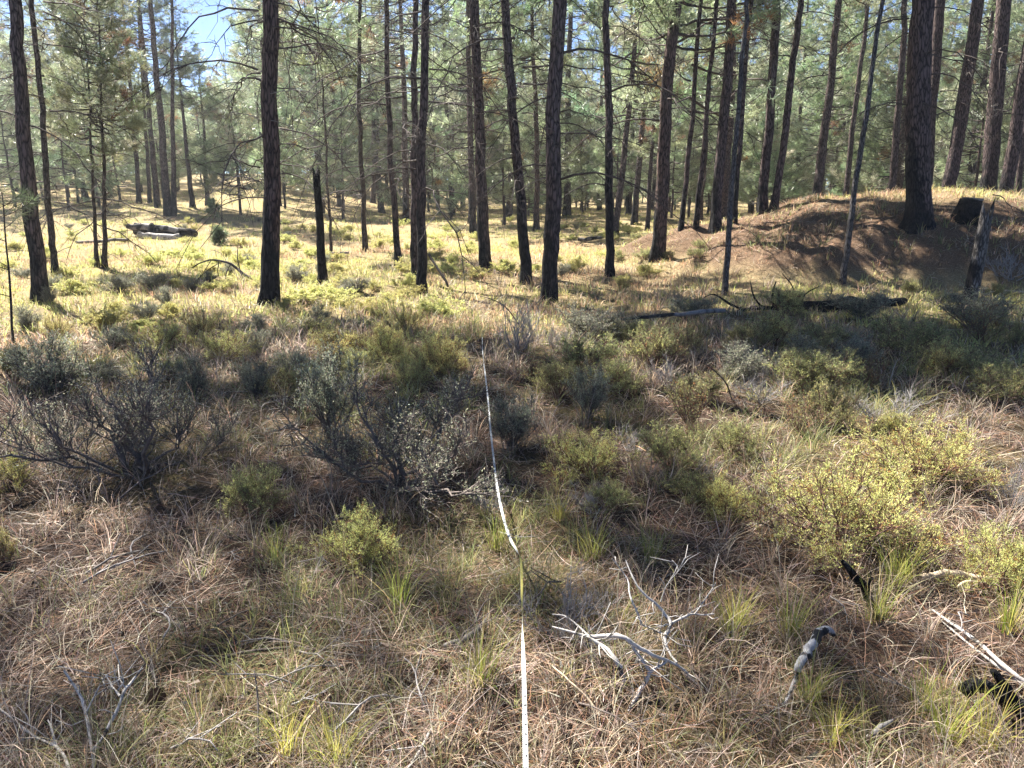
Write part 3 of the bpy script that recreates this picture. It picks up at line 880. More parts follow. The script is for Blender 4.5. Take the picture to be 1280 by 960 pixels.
# ------------------------------------------------------------------ shrubs
def shrub_meshes(seed, R, H, nstem, nsub, ntwig, nleaf, leaf, pal, twigmat, gnarl=.0, r0=.008, tilt=(.15, 1.0), leafw=.45, upright=.4, leaf_from=.15, tip_pal=None, sub_from=.22, ldir=.6):
    r = np.random.default_rng(seed)
    tb = Tubes()
    LP, LD, LC = [], [], []
    for i in range(nstem):
        a = r.uniform(0, 2 * np.pi)
        ti = r.uniform(*tilt)
        reach = 1 / math.sqrt((math.sin(ti) / R) ** 2 + (math.cos(ti) / H) ** 2)
        L = reach * r.uniform(.75, 1.02)
        q = np.linspace(0, 1, 7)
        d0 = np.array([math.sin(ti) * math.cos(a), math.sin(ti) * math.sin(a), math.cos(ti)])
        pts = d0 * L * q[:, None]
        pts[:, 2] += -.10 * L * np.sin(q * np.pi) * math.sin(ti)
        wig = np.cumsum(r.normal(0, .02 + gnarl, (7, 3)), 0) * L
        pts = pts + wig - wig[0]
        pts[:, 2] = np.maximum(pts[:, 2], .01 * q)
        pts[0] = (r.normal(0, .02), r.normal(0, .02), -.03)
        tb.add(pts, np.linspace(r0 * r.uniform(.7, 1.3), r0 * .22, 7), 4)
        for j in range(nsub):
            f = r.uniform(sub_from, .99)
            k = min(5, int(f * 6))
            p = pts[k] + (pts[k + 1] - pts[k]) * (f * 6 - k)
            d = d0 * r.uniform(.3, 1) + r.normal(0, .5, 3) + np.array([0, 0, upright])
            d /= np.linalg.norm(d)
            sl = L * r.uniform(.22, .48) * (1.15 - .5 * f)
            q5 = np.linspace(0, 1, 5)
            sp = p + d * sl * q5[:, None] + np.cumsum(r.normal(0, .02 + gnarl * .6, (5, 3)), 0) * sl
            sp[0] = p
            tb.add(sp, np.linspace(r0 * .38, r0 * .16, 5), 3)
            for t in range(ntwig):
                g = r.uniform(.15, 1)
                m = min(3, int(g * 4))
                tp = sp[m] + (sp[m + 1] - sp[m]) * (g * 4 - m)
                e = d * .6 + r.normal(0, .5, 3) + np.array([0, 0, upright])
                e /= np.linalg.norm(e)
                tl = r.uniform(.05, .19) * (R + H) * .75
                ep = tp + e * tl
                mid_ = (tp + ep) / 2 + r.normal(0, .06 * tl, 3)
                tb.add(np.stack([tp, mid_, ep]), [r0 * .17, r0 * .14, r0 * .09], 3)
                if nleaf:
                    nl = r.poisson(nleaf)
                    u = r.uniform(leaf_from, 1.05, (nl, 1))
                    LP.append(tp + (ep - tp) * u + r.normal(0, .006, (nl, 3)))
                    LD.append(e + r.normal(0, ldir, (nl, 3)))
                    pp = pal
                    if tip_pal is not None and r.random() < .16:
                        pp = tip_pal
                    LC.append(vary(pp, nl, r, amt=.18))
    stems = tb.mesh('shrub_stem', twigmat)
    fol = None
    if LP:
        P, D, Cc = np.concatenate(LP), np.concatenate(LD), np.concatenate(LC)
        P[:, 2] = np.maximum(P[:, 2], .02)
        n = len(P)
        D /= np.linalg.norm(D, axis=1, keepdims=True) + 1e-9
        S = np.cross(D, r.normal(0, 1, (n, 3)))
        S /= np.linalg.norm(S, axis=1, keepdims=True) + 1e-9
        ln = leaf * r.uniform(.6, 1.3, (n, 1))
        wd = ln * leafw
        v = np.stack([P, P + D * ln * .55 + S * wd / 2, P + D * ln, P + D * ln * .55 - S * wd / 2], 1).reshape(-1, 3)
        f = np.arange(4 * n).reshape(-1, 4)
        fol = np_mesh('shrub_foliage', v, [f], M_LEAF, cols=np.repeat(Cc, 4, 0))
    return stems, fol

SAGE = [(.30, .315, .22), (.24, .26, .18), (.38, .38, .29)]
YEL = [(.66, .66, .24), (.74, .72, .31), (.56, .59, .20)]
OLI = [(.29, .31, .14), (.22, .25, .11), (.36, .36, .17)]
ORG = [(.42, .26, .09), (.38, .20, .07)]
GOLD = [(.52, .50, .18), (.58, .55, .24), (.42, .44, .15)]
KINDS = {   # radius, height of the model, meshes
 'sage': [(.75, .72, shrub_meshes(800 + i, .75, .72, 11, 8, 12, 8, .0135, SAGE, M_TWIG, gnarl=.05, r0=.015, tilt=(.2, 1.3), leaf_from=.35)) for i in range(2)],
 'grey': [(.40, .50, shrub_meshes(810 + i, .40, .50, 16, 7, 8, 10, .015, SAGE, M_TWIG, r0=.009, tilt=(.05, .8))) for i in range(2)],
 'yellow': [(.50, .46, shrub_meshes(820 + i, .50, .46, 28, 7, 8, 14, .0150, YEL, M_TWIG_RED, r0=.009, leaf_from=.25, sub_from=.3, tilt=(.2, 1.4), upright=.5, leafw=.25, ldir=.38, tip_pal=ORG)) for i in range(3)],
 'olive': [(.42, .40, shrub_meshes(830 + i, .42, .40, 22, 7, 8, 12, .0165, OLI, M_TWIG_RED, r0=.008, leaf_from=.3, sub_from=.4, tilt=(.15, 1.25), upright=.5, leafw=.25, ldir=.38, tip_pal=YEL)) for i in range(3)],
 'brown': [(.40, .38, shrub_meshes(840 + i, .40, .38, 16, 6, 6, 2.5, .016, OLI, M_TWIG_RED, r0=.007, tilt=(.05, .95), upright=.6, tip_pal=ORG)) for i in range(2)],
 'dead': [(.45, .40, shrub_meshes(850 + i, .45, .40, 13, 6, 6, 0, .016, OLI, M_TWIG_GREY, r0=.007, tilt=(.2, 1.25), gnarl=.03)) for i in range(2)],
 'gold': [(.40, .30, shrub_meshes(860 + i, .40, .30, 14, 5, 6, 12, .030, GOLD, M_TWIG_RED, r0=.006, tilt=(.2, 1.2), upright=.5, leafw=.26, ldir=.45)) for i in range(3)],
}
NAME = {'sage': 'sagebrush', 'grey': 'sagebrush', 'yellow': 'bitterbrush', 'olive': 'bitterbrush', 'brown': 'twiggy_shrub', 'dead': 'dead_shrub', 'gold': 'low_shrub'}
srng = random.Random(5)
def shrub(kind, x, y, w, h, label, group=None, rot=None):
    R, H, (st, fo) = srng.choice(KINDS[kind])
    root = bpy.data.objects.new(NAME[kind], None)
    COL.objects.link(root)
    root.location = (x, y, hz(x, y) - .01)
    root.rotation_euler = (0, 0, srng.uniform(0, 6.28) if rot is None else rot)
    root.empty_display_size = .1
    root.scale = (w / (2 * R), w / (2 * R), h / H)
    tag(root, label, 'shrub', group)
    link('stem', st, root)
    if fo:
        link('foliage', fo, root)
    return root
def shrub_px(kind, px, py, wpx, hpx, label, rot=None):
    p = hit(px, py)
    k = (p.y * CP + (CAM_H - p.z) * SP) / FPX
    return shrub(kind, p.x, p.y, wpx * k, hpx * k * (.85 if kind in ('sage', 'grey', 'dead') else .72), label, None, rot)

SHRUBS = [
 ('sage', 165, 596, 320, 165, 'sprawling sagebrush with gnarled dark trunk and bare twisted limbs in front of the charred pine', .5),
 ('sage', 500, 612, 330, 150, 'sprawling sagebrush with black twisted limbs that the tape runs across', 2.2),
 ('grey', 412, 545, 120, 125, 'upright dense grey-green sagebrush behind the black-limbed sprawling one'),
 ('olive', 322, 648, 120, 80, 'rounded dull green bitterbrush between the two sprawling sagebrushes'),
 ('yellow', 445, 700, 135, 88, 'pale green bitterbrush at the foot of the sagebrush with black limbs'),
 ('yellow', 735, 592, 125, 70, 'yellow-green bitterbrush beside the tape with rusty leaf tips'),
 ('olive', 838, 588, 110, 75, 'dull green bitterbrush with rusty stems right of the yellow-green one beside the tape'),
 ('olive', 918, 572, 90, 62, 'dull green bitterbrush behind the small sunlit round one'),
 ('yellow', 905, 650, 95, 66, 'small round sunlit yellow-green bitterbrush left of the largest one'),
 ('yellow', 1050, 676, 245, 130, 'largest sunlit yellow-green bitterbrush with bare grey stems at its foot'),
 ('yellow', 1148, 598, 190, 90, 'broad yellow-green bitterbrush behind the largest one, with dark shade beneath'),
 ('yellow', 1243, 738, 140, 110, 'bright yellow-green bitterbrush above the brown log in the grass'),
 ('olive', 765, 640, 85, 50, 'low green bitterbrush in the dry grass beside the tape'),
 ('brown', 825, 455, 110, 62, 'reddish-brown twiggy shrub in front of the pale fallen pole'),
 ('olive', 698, 498, 95, 55, 'dark green bitterbrush with brown foot right of the far end of the tape'),
 ('olive', 1000, 492, 120, 62, 'dull olive bitterbrush in the shade in front of the charred fallen log'),
 ('brown', 1085, 490, 85, 55, 'rusty brown twiggy shrub in the shade next to the olive bitterbrush'),
 ('olive', 1130, 442, 125, 62, 'pale olive bitterbrush in front of the leaning dead trunk'),
 ('grey', 742, 432, 130, 52, 'grey-green sagebrush in the shade of the stout straight pine'),
 ('dead', 645, 440, 120, 75, 'bare twiggy grey shrub at the far end of the tape'),
 ('grey', 1215, 412, 130, 55, 'grey-green sagebrush at the foot of the leaning dead trunk'),
 ('olive', 1252, 505, 110, 62, 'dark olive bitterbrush right of the rusty twiggy shrub'),
 ('yellow', 540, 462, 95, 58, 'sunlit yellow-green bitterbrush left of the far end of the tape'),
 ('yellow', 425, 446, 100, 46, 'sunlit pale yellow bitterbrush behind the upright grey-green sagebrush'),
 ('grey', 325, 445, 60, 36, 'small grey sagebrush at the edge of the sunlit meadow'),
 ('grey', 320, 495, 62, 52, 'small dark sagebrush left of the upright grey-green one'),
 ('brown', 262, 442, 60, 32, 'small brown-footed shrub at the edge of the sunlit meadow'),
 ('grey', 62, 492, 140, 78, 'grey-green sagebrush behind the sprawling gnarled one'),
 ('grey', 245, 498, 70, 60, 'dark small sagebrush between the gnarled sprawling one and the meadow'),
 ('yellow', 12, 612, 70, 62, 'orange-tipped bitterbrush half cut off beside the gnarled sagebrush'),
 ('yellow', 3, 705, 46, 66, 'yellow-green bitterbrush below the orange-tipped one'),
 ('grey', 920, 482, 110, 55, 'dark grey-green sagebrush with dead stick rising from it'),
 ('grey', 640, 560, 110, 75, 'loose grey-green sagebrush spreading over the tape'),
 ('olive', 870, 500, 90, 45, 'low olive bitterbrush with yellow tips in the dappled shade'),
 ('olive', 935, 437, 90, 40, 'low dull green bitterbrush just in front of the fallen logs'),
 ('olive', 1030, 436, 90, 42, 'low green bitterbrush beside a tall dead twig in front of the charred log'),
 ('brown', 1000, 545, 95, 62, 'bare brown shrub in deep shade behind the largest bitterbrush'),
 ('grey', 1075, 398, 120, 38, 'grey-green sagebrush in front of the charred fallen log'),
 ('grey', 860, 402, 90, 36, 'low sage growing behind the pale fallen pole'),
 ('olive', 980, 393, 90, 40, 'green bitterbrush growing among the branches of the charred log'),
 ('dead', 1262, 636, 80, 90, 'pale dead twiggy shrub with fluffy tips beside the broad bitterbrush'),
 ('dead', 1262, 352, 100, 48, 'bleached dead brush at the right foot of the mound'),
 ('dead', 700, 800, 190, 95, 'heap of fine bleached twigs under the yellow part of the tape'),
 ('dead', 620, 640, 90, 45, 'dead grey brush under the loose sagebrush by the tape'),
 ('dead', 60, 590, 100, 60, 'dead bare brush at the foot of the gnarled sagebrush'),
 ('grey', 150, 366, 60, 24, 'dark green shrub in the shade patch behind the charred pine'),
 ('grey', 190, 362, 60, 26, 'dark green shrub right of its twin in the shade patch behind the charred pine'),
 ('grey', 368, 352, 60, 22, 'dark green shrub between the thick scorched pine and the black snag'),
 ('grey', 445, 368, 70, 22, 'dark green shrub right of the black snag'),
 ('yellow', 1115, 545, 70, 40, 'rust-tipped yellow bitterbrush right of the bare brown shrub'),
 ('olive', 1190, 470, 120, 55, 'broad olive bitterbrush in the shade below the leaning dead trunk'),
 ('olive', 790, 430, 60, 40, 'dark green bitterbrush left of the reddish-brown twiggy shrub'),
]
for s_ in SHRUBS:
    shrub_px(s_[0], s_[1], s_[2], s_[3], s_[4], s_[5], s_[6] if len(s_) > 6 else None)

FILL = {'olive': ('low olive bitterbrush in the mottled shade between the tape and the mound', 'olive bitterbrush between the tape and the mound'),
        'grey': ('low grey-green sage in the mottled shade between the tape and the mound', 'small sage between the tape and the mound'),
        'brown': ('low brown twiggy shrub in the mottled shade between the tape and the mound', 'brown twiggy shrubs between the tape and the mound'),
        'dead': ('low dead grey brush in the mottled shade between the tape and the mound', 'dead brush between the tape and the mound'),
        'yellow': ('low yellow-green bitterbrush in the mottled shade between the tape and the mound', 'yellow bitterbrush between the tape and the mound')}
FILL2 = {'olive': ('low olive shrub at the border of sage and sunlit meadow', 'olive shrubs at the meadow border'),
         'grey': ('low grey sage at the border of sage and sunlit meadow', 'grey sage at the meadow border'),
         'yellow': ('low yellow-green shrub at the border of sage and sunlit meadow', 'yellow shrubs at the meadow border')}
def fill_shrubs(n_, x0, x1, y0, y1, kinds, lab, size=.8):
    done = []
    t_ = 0
    while len(done) < n_ and t_ < 3000:
        t_ += 1
        px, py = srng.uniform(x0, x1), y0 + (y1 - y0) * srng.random() ** 1.2
        if any(abs(px - a_) < 44 * (py - 230) / 230 and abs(py - b_) < 16 * (py - 230) / 230 for a_, b_ in done) or abs(px - 608) < 22:
            continue
        done.append((px, py))
        kd = srng.choice(kinds)
        p = hit(px, py)
        shrub(kd, p.x, p.y, size * srng.uniform(.5, 1.05), size * srng.uniform(.24, .46), lab[kd][0], lab[kd][1])
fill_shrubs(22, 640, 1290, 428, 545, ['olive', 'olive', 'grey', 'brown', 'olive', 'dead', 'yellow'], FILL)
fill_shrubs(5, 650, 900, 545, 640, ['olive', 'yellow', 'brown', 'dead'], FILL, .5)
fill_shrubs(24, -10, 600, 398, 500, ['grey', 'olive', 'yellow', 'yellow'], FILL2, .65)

# low shrubs of the sunlit meadow, and olive ones towards the mound
made = 0
spots = []
while made < 250:
    a = math.radians(srng.uniform(-38, 38))
    d = 9.5 + 24 * srng.random() ** 1.15
    x, y = d * math.sin(a), d * math.cos(a)
    if float(mound(x, y)) > .5 or any((x - p) ** 2 + (y - q) ** 2 < .42 ** 2 for p, q in spots):
        continue
    if vnoise(np.array([x]), np.array([y]), 2.2, 40)[0] < .36:
        continue
    if x > 1.2 and y < 13 and srng.random() < .75:
        continue
    spots.append((x, y))
    made += 1
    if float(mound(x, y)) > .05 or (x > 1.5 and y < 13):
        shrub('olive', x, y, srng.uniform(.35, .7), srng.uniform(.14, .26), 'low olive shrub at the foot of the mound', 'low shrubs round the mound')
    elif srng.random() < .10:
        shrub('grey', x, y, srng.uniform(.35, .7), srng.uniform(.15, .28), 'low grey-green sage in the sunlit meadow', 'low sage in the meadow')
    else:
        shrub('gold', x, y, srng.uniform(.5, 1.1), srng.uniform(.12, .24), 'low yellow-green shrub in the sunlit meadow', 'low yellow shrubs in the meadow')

# ------------------------------------------------------------------ dead wood on the ground
def wood(name, label, mat, lines, cat='branch', sides=7, group=None, ref=None, fine=0, thin=1.0):
    """lines: list of [(px, py, height above ground, radius), ...]; the first is the main stem, the others are its limbs"""
    if ref is None:
        at = lambda p: hit(p[0], p[1], p[2])
    else:              # upright or far pieces: third value = distance behind the spot seen at `ref`
        Yr = hit(*ref).y
        at = lambda p: at_depth(p[0], p[1], Yr + p[2])
    first = at(lines[0][0])
    root = None
    for i, ln in enumerate(lines):
        P = np.array([at(p) for p in ln]) - np.array(first)
        k = len(P)
        if k > 2:      # smooth the polyline
            u = np.linspace(0, k - 1, (k - 1) * 3 + 1)
            i0 = np.minimum(u.astype(int), k - 2); fr = (u - i0)[:, None]
            Pm, Pp = P[np.maximum(i0 - 1, 0)], P[np.minimum(i0 + 2, k - 1)]
            A, B = P[i0], P[i0 + 1]
            Q = .5 * ((2 * A) + (-Pm + B) * fr + (2 * Pm - 5 * A + 4 * B - Pp) * fr ** 2 + (-Pm + 3 * A - 3 * B + Pp) * fr ** 3)
            R_ = np.interp(u, np.arange(k), [p[3] for p in ln])
        else:
            u = np.linspace(0, 1, 5)
            Q = P[0] + (P[-1] - P[0]) * u[:, None]
            R_ = np.interp(u, [0, 1], [ln[0][3], ln[-1][3]])
        R_ = R_ * thin
        r = np.random.default_rng(int(ln[0][0] * 7 + i))
        Q = Q + r.normal(0, .10, Q.shape) * R_[:, None]
        R_ = R_ * (1 + r.normal(0, .05, len(R_)))
        tb = Tubes()
        kk_ = np.cumsum(r.normal(0, .22, Q.shape) * R_[:, None], 0)
        Q = Q + kk_ - np.linspace(0, 1, len(Q))[:, None] * kk_[-1] - (1 - np.linspace(0, 1, len(Q)))[:, None] * kk_[0]
        tb.add(Q, R_, sides if R_.max() > .012 else 5)
        if fine:
            for _ in range(int(fine)):
                i_ = int(r.integers(1, len(Q) - 1))
                d_ = r.normal(0, 1, 3); d_[2] = abs(d_[2]) * .6
                d_ = d_ / np.linalg.norm(d_) + .6 * (Q[min(i_ + 2, len(Q) - 1)] - Q[i_]) / (np.linalg.norm(Q[min(i_ + 2, len(Q) - 1)] - Q[i_]) + 1e-6)
                l_ = r.uniform(.03, .12)
                m_ = Q[i_] + d_ * l_ * .5 + r.normal(0, .008, 3)
                tb.add(np.stack([Q[i_], m_, Q[i_] + d_ * l_]), [min(.0022, R_[i_] * .5), .0016, .001], 4)
        me = tb.mesh(name, mat)
        if root is None:
            root = link(name, me, None, first)
            tag(root, label, cat, group)
        else:
            link('limb', me, root)
    return root

wood('forked_branch', 'bleached forked dead branch lying in the grass right of the tape', M_WEATHERED, fine=6, thin=.72, lines=[
 [(690, 783, .14, .004), (722, 793, .13, .007), (737, 797, .12, .010), (757, 796, .13, .010), (778, 797, .15, .011), (792, 807, .13, .011), (815, 820, .11, .009), (840, 829, .09, .008), (858, 842, .06, .007), (874, 858, .03, .006)],
 [(737, 798, .12, .009), (755, 808, .11, .010), (770, 825, .09, .011), (779, 840, .06, .011), (781, 855, .02, .010), (774, 870, -.02, .008)],
 [(782, 700, .30, .003), (796, 732, .24, .005), (815, 752, .2, .007), (830, 768, .17, .009), (836, 778, .15, .010), (831, 790, .13, .011), (830, 797, .12, .008), (836, 813, .1, .006), (846, 828, .09, .006)],
 [(765, 698, .3, .002), (784, 723, .24, .004), (788, 745, .2, .005), (799, 770, .15, .005), (803, 782, .12, .004)],
 [(840, 779, .14, .007), (865, 768, .15, .005), (878, 769, .15, .004), (893, 767, .15, .003)],
 [(868, 768, .15, .004), (880, 752, .18, .003), (895, 728, .22, .002)],
 [(800, 780, .12, .004), (815, 786, .12, .005), (829, 792, .12, .006)],
 [(785, 890, .0, .006), (797, 868, .03, .010), (807, 848, .06, .010), (813, 837, .08, .008), (833, 827, .1, .006)],
 [(790, 807, .13, .008), (804, 826, .1, .008), (811, 838, .08, .007)],
 [(690, 768, .12, .003), (705, 770, .13, .004), (722, 782, .12, .005), (736, 796, .11, .006)],
 [(826, 752, .2, .003), (834, 730, .26, .002), (848, 712, .3, .002), (840, 700, .32, .002)]])
wood('twisted_limb', 'twisted silver-grey limb with charred knob rising from the grass', M_TWISTED, [
 [(1042, 793, .10, .012), (1032, 786, .14, .019), (1022, 789, .15, .021), (1013, 803, .14, .023), (1004, 820, .12, .021), (998, 834, .10, .018), (994, 845, .08, .012), (988, 862, .05, .010), (980, 879, .03, .010), (962, 891, .02, .008), (938, 903, .01, .006), (905, 922, .0, .004)]], sides=9, thin=.75)
wood('burnt_stick', 'short burnt black limb poking out of the grass at the right', M_CHAR, [
 [(1204, 857, .14, .014), (1212, 862, .14, .022), (1228, 863, .13, .021), (1245, 869, .11, .023), (1264, 877, .08, .026), (1290, 895, .03, .030)],
 [(1275, 890, .06, .02), (1262, 862, .12, .016), (1240, 838, .2, .010)]], sides=9)
wood('pale_stick', 'long pale split stick running towards the burnt black limb', M_WEATHERED, [
 [(1165, 762, .04, .004), (1195, 785, .05, .007), (1228, 812, .06, .008), (1262, 840, .06, .009), (1290, 858, .05, .009)],
 [(1172, 771, .02, .003), (1210, 803, .04, .005), (1240, 826, .04, .006), (1285, 862, .03, .006)]])
wood('burnt_snag_stick', 'dark broken stub standing in the dry grass below the largest bitterbrush', M_CHAR, [
 [(1052, 700, .22, .006), (1062, 712, .18, .013), (1075, 727, .12, .018), (1084, 740, .06, .018), (1088, 757, -.02, .016)],
 [(1090, 722, .16, .006), (1084, 734, .1, .009)]])
wood('brown_log', 'brown branch lying under the bright bitterbrush', M_TANSTICK, [
 [(1150, 722, .05, .012), (1180, 719, .06, .017), (1210, 720, .05, .018), (1244, 724, .04, .014)],
 [(1196, 735, .04, .006), (1208, 727, .06, .008), (1222, 728, .05, .006)]])
wood('wood_chip', 'curved pale wood chip half buried in the grass', M_WEATHERED, [
 [(1080, 923, .01, .003), (1090, 918, .03, .009), (1103, 909, .05, .010), (1116, 900, .06, .003)]])
wood('forked_twig', 'white forked dead twig lying at the lower left', M_WEATHERED, fine=3, lines=[
 [(118, 975, .02, .005), (114, 935, .06, .005), (106, 882, .1, .005), (96, 860, .12, .004), (80, 838, .16, .003)],
 [(114, 940, .06, .004), (128, 920, .08, .005), (147, 882, .11, .005), (153, 866, .13, .005), (165, 850, .15, .004), (181, 830, .18, .0025)],
 [(150, 870, .13, .004), (140, 858, .13, .003), (132, 843, .15, .002)],
 [(108, 890, .1, .003), (122, 862, .14, .002), (125, 855, .15, .002)],
 [(148, 862, .13, .003), (155, 852, .15, .002), (150, 845, .17, .002)]])
wood('white_twig', 'white curved twig at the lower left edge below the forked one', M_WEATHERED, fine=3, lines=[
 [(92, 975, .02, .005), (82, 950, .03, .005), (70, 934, .04, .005), (45, 922, .05, .004), (25, 904, .05, .004), (-8, 880, .06, .003)],
 [(70, 934, .04, .004), (66, 915, .07, .003), (60, 900, .09, .002)],
 [(45, 922, .05, .003), (25, 925, .04, .002), (10, 940, .03, .002)]])
wood('straight_stick', 'straight pale tan stick slanting through the grass at the bottom', M_TANSTICK, [[(330, 968, .03, .005), (352, 940, .04, .005), (384, 900, .05, .0045), (413, 868, .06, .003)]])
wood('grass_straw', 'yellow straw bent over the dry grass left of the tan stick', M_TANSTICK, [[(324, 880, .06, .003), (340, 888, .06, .003), (357, 899, .05, .002)]], cat='twig')
wood('upright_twig', 'thin dark upright twig in the shaded grass', M_TWIG, [[(324, 970, .0, .004), (323, 920, .07, .004), (322, 870, .14, .003), (318, 838, .2, .002)]], cat='twig')
wood('dark_stick', 'dark stick lying in the shaded grass behind the white forked twig', M_LIMB, [[(265, 828, .03, .006), (300, 817, .04, .007), (345, 812, .04, .006), (372, 808, .03, .004)]])
wood('rotten_branch', 'rotten grey branch lying beside a dark hollow left of the tape', M_LOG, [[(556, 808, .02, .010), (575, 800, .04, .012), (595, 790, .04, .010), (612, 770, .03, .006)]])
wood('long_straw', 'long tan stick crossing the grass right of the tape', M_TANSTICK, [[(690, 832, .05, .003), (712, 852, .05, .0035), (735, 874, .04, .004), (750, 897, .02, .0045)]])
wood('arching_branch', 'fallen branch with an arching bare bough beside the thick scorched pine', M_LIMB, [
 [(322, 351, 0, .030), (306, 343, .1, .026), (290, 331, .15, .022), (270, 325, .2, .017), (252, 328, .2, .012), (240, 335, .2, .007)],
 [(300, 338, .1, .012), (297, 322, .2, .009), (298, 300, .3, .005)],
 [(288, 331, .15, .010), (283, 340, 0, .008), (282, 351, -.1, .006)],
 [(274, 326, .2, .009), (272, 340, .3, .007), (276, 352, .4, .006)],
 [(296, 334, .1, .009), (303, 346, -.1, .007), (305, 355, -.2, .005)],
 [(278, 327, .2, .007), (262, 336, 0, .006), (246, 350, -.1, .005)],
 [(264, 325, .2, .007), (256, 338, .4, .005), (250, 348, .5, .004)],
 [(284, 328, .2, .007), (276, 316, .4, .005), (262, 312, .5, .003)]], ref=(310, 352))
wood('broken_stick', 'broken dark stick leaning against the pine with the swollen middle', M_LIMB, [[(536, 318, .1, .022), (548, 338, -.1, .022), (560, 358, -.3, .02)]], ref=(540, 360))
wood('fallen_pole', 'pale fallen pole lying across the sage in front of the mound', M_LOG, thin=.6, lines=[[(776, 399, .22, .02), (800, 397, .24, .03), (830, 394, .26, .035), (862, 391, .26, .04), (905, 388, .22, .045)]], cat='log', sides=10)
wood('charred_log', 'charred fallen log with snapped black branches at the foot of the mound', M_CHAR, [
 [(925, 389, 0, .05), (955, 387, .1, .075), (990, 384, .2, .085), (1030, 381, .3, .09), (1068, 379, .4, .08)],
 [(968, 385, .1, .02), (966, 370, .1, .016), (970, 352, .2, .008)],
 [(955, 386, .1, .016), (943, 372, 0, .012), (938, 352, 0, .006)],
 [(930, 388, 0, .016), (912, 380, -.2, .014), (893, 368, -.2, .009), (880, 372, -.2, .005)],
 [(1000, 383, .2, .014), (1006, 368, .2, .010), (1024, 358, .3, .006)],
 [(985, 384, .2, .012), (992, 362, .3, .009), (978, 342, .3, .005)],
 [(960, 386, .1, .010), (975, 378, -.1, .008), (985, 366, -.2, .005)],
 [(1030, 381, .3, .010), (1040, 364, .4, .007), (1036, 350, .5, .004)]], cat='log', sides=10, ref=(990, 390))
wood('lying_log', 'dark log lying in the shade right of the charred fallen log', M_CHAR, [[(1075, 380, .1, .05), (1100, 378, .12, .06), (1130, 376, .1, .05)]], cat='log', sides=10)
wood('dead_stick', 'thin dark dead stick rising from the grey-green sagebrush', M_LIMB, [[(915, 500, .0, .006), (908, 480, .2, .006), (895, 465, .3, .004), (882, 455, .4, .003)]])
wood('bent_twig', 'bent bare twig arching above the end of the tape', M_LIMB, [[(648, 405, .1, .006), (636, 388, .35, .006), (620, 376, .5, .005), (600, 370, .55, .003)]])
wood('mound_log', 'pale short log at the foot of the leaning dead trunk', M_TANSTICK, [[(1252, 363, .06, .02), (1268, 365, .06, .025), (1290, 367, .05, .025)]], cat='log')
wood('meadow_log', 'grey pole lying in the meadow behind the slim leaning pine', M_LOG, [[(392, 318, .06, .03), (412, 317, .07, .035), (436, 316, .06, .03)]], cat='log')
wood('meadow_log', 'dark log lying in the meadow behind the blackened slender pine', M_LOG, [[(722, 299, .1, .05), (738, 298, .12, .06), (752, 297, .1, .05)]], cat='log')
wood('meadow_log', 'long pale pole lying in the meadow left of the log pile', M_LOG, [[(95, 303, .1, .04), (130, 301, .1, .045), (160, 300, .1, .04)]], cat='log')
# the pile of old logs: each log a thing
PILE = [
 ('silvered log on top of the log pile', M_LOG, [(160, 283, .2, .09), (190, 286, .1, .10), (243, 291, 0, .09)]),
 ('pale log at the front of the log pile', M_WEATHERED, [(172, 293, -.3, .10), (195, 294, -.3, .11), (224, 296, -.3, .10)]),
 ('dark log at the back of the log pile', M_CHAR, [(168, 289, .4, .12), (205, 291, .4, .13), (240, 293, .4, .12)]),
 ('charred root stub sticking up from the log pile', M_CHAR, [(195, 297, 0, .17), (192, 289, 0, .15), (189, 280, 0, .07)]),
 ('short charred log end at the right of the log pile', M_CHAR, [(222, 295, -.1, .13), (232, 294, -.1, .14), (244, 293, 0, .12)]),
 ('thin pale pole lying against the log pile', M_WEATHERED, [(168, 280, .5, .05), (200, 284, .4, .05), (236, 288, .3, .04)]),
]
for lb, mt, ln in PILE:
    wood('piled_log', lb, mt, [ln], cat='log', sides=10, ref=(205, 298))

# loose twigs in the dry grass
def twig_mesh(seed):
    r = np.random.default_rng(seed)
    tb = Tubes()
    L = r.uniform(.14, .34)
    q = np.linspace(0, 1, 6)
    p = np.stack([L * q, np.cumsum(r.normal(0, .012, 6)), .01 + .02 * np.sin(q * 3) + np.cumsum(r.normal(0, .004, 6))], 1)
    tb.add(p, np.linspace(.0045, .002, 6), 4)
    for k in range(3):
        i_ = int(r.integers(1, 5))
        e = p[i_] + np.array([r.uniform(.03, .09), r.choice([-1, 1]) * r.uniform(.03, .08), r.uniform(0, .05)])
        tb.add(np.stack([p[i_], (p[i_] + e) / 2, e]), [.0025, .002, .0014], 3)
    return tb.mesh('twig', [M_TWIG_GREY, M_TWIG, M_LOG][seed % 3])
TWIGS = [twig_mesh(i) for i in range(9)]
TWL = ['pale grey twig lying loose in the dry grass', 'dark brown twig lying loose in the dry grass', 'mottled black and grey twig lying loose in the dry grass']
for i in range(36):
    px, py = srng.uniform(20, 1260), srng.uniform(620, 950)
    p = hit(px, py, .03)
    o = link('twig', TWIGS[i % 9], None, p, (srng.uniform(-.2, .2), srng.uniform(-.25, .25), srng.uniform(0, 6.28)), srng.uniform(.7, 1.3))
    tag(o, TWL[i % 3], 'twig', 'loose twigs in the dry grass, ' + ['grey', 'brown', 'mottled'][i % 3])

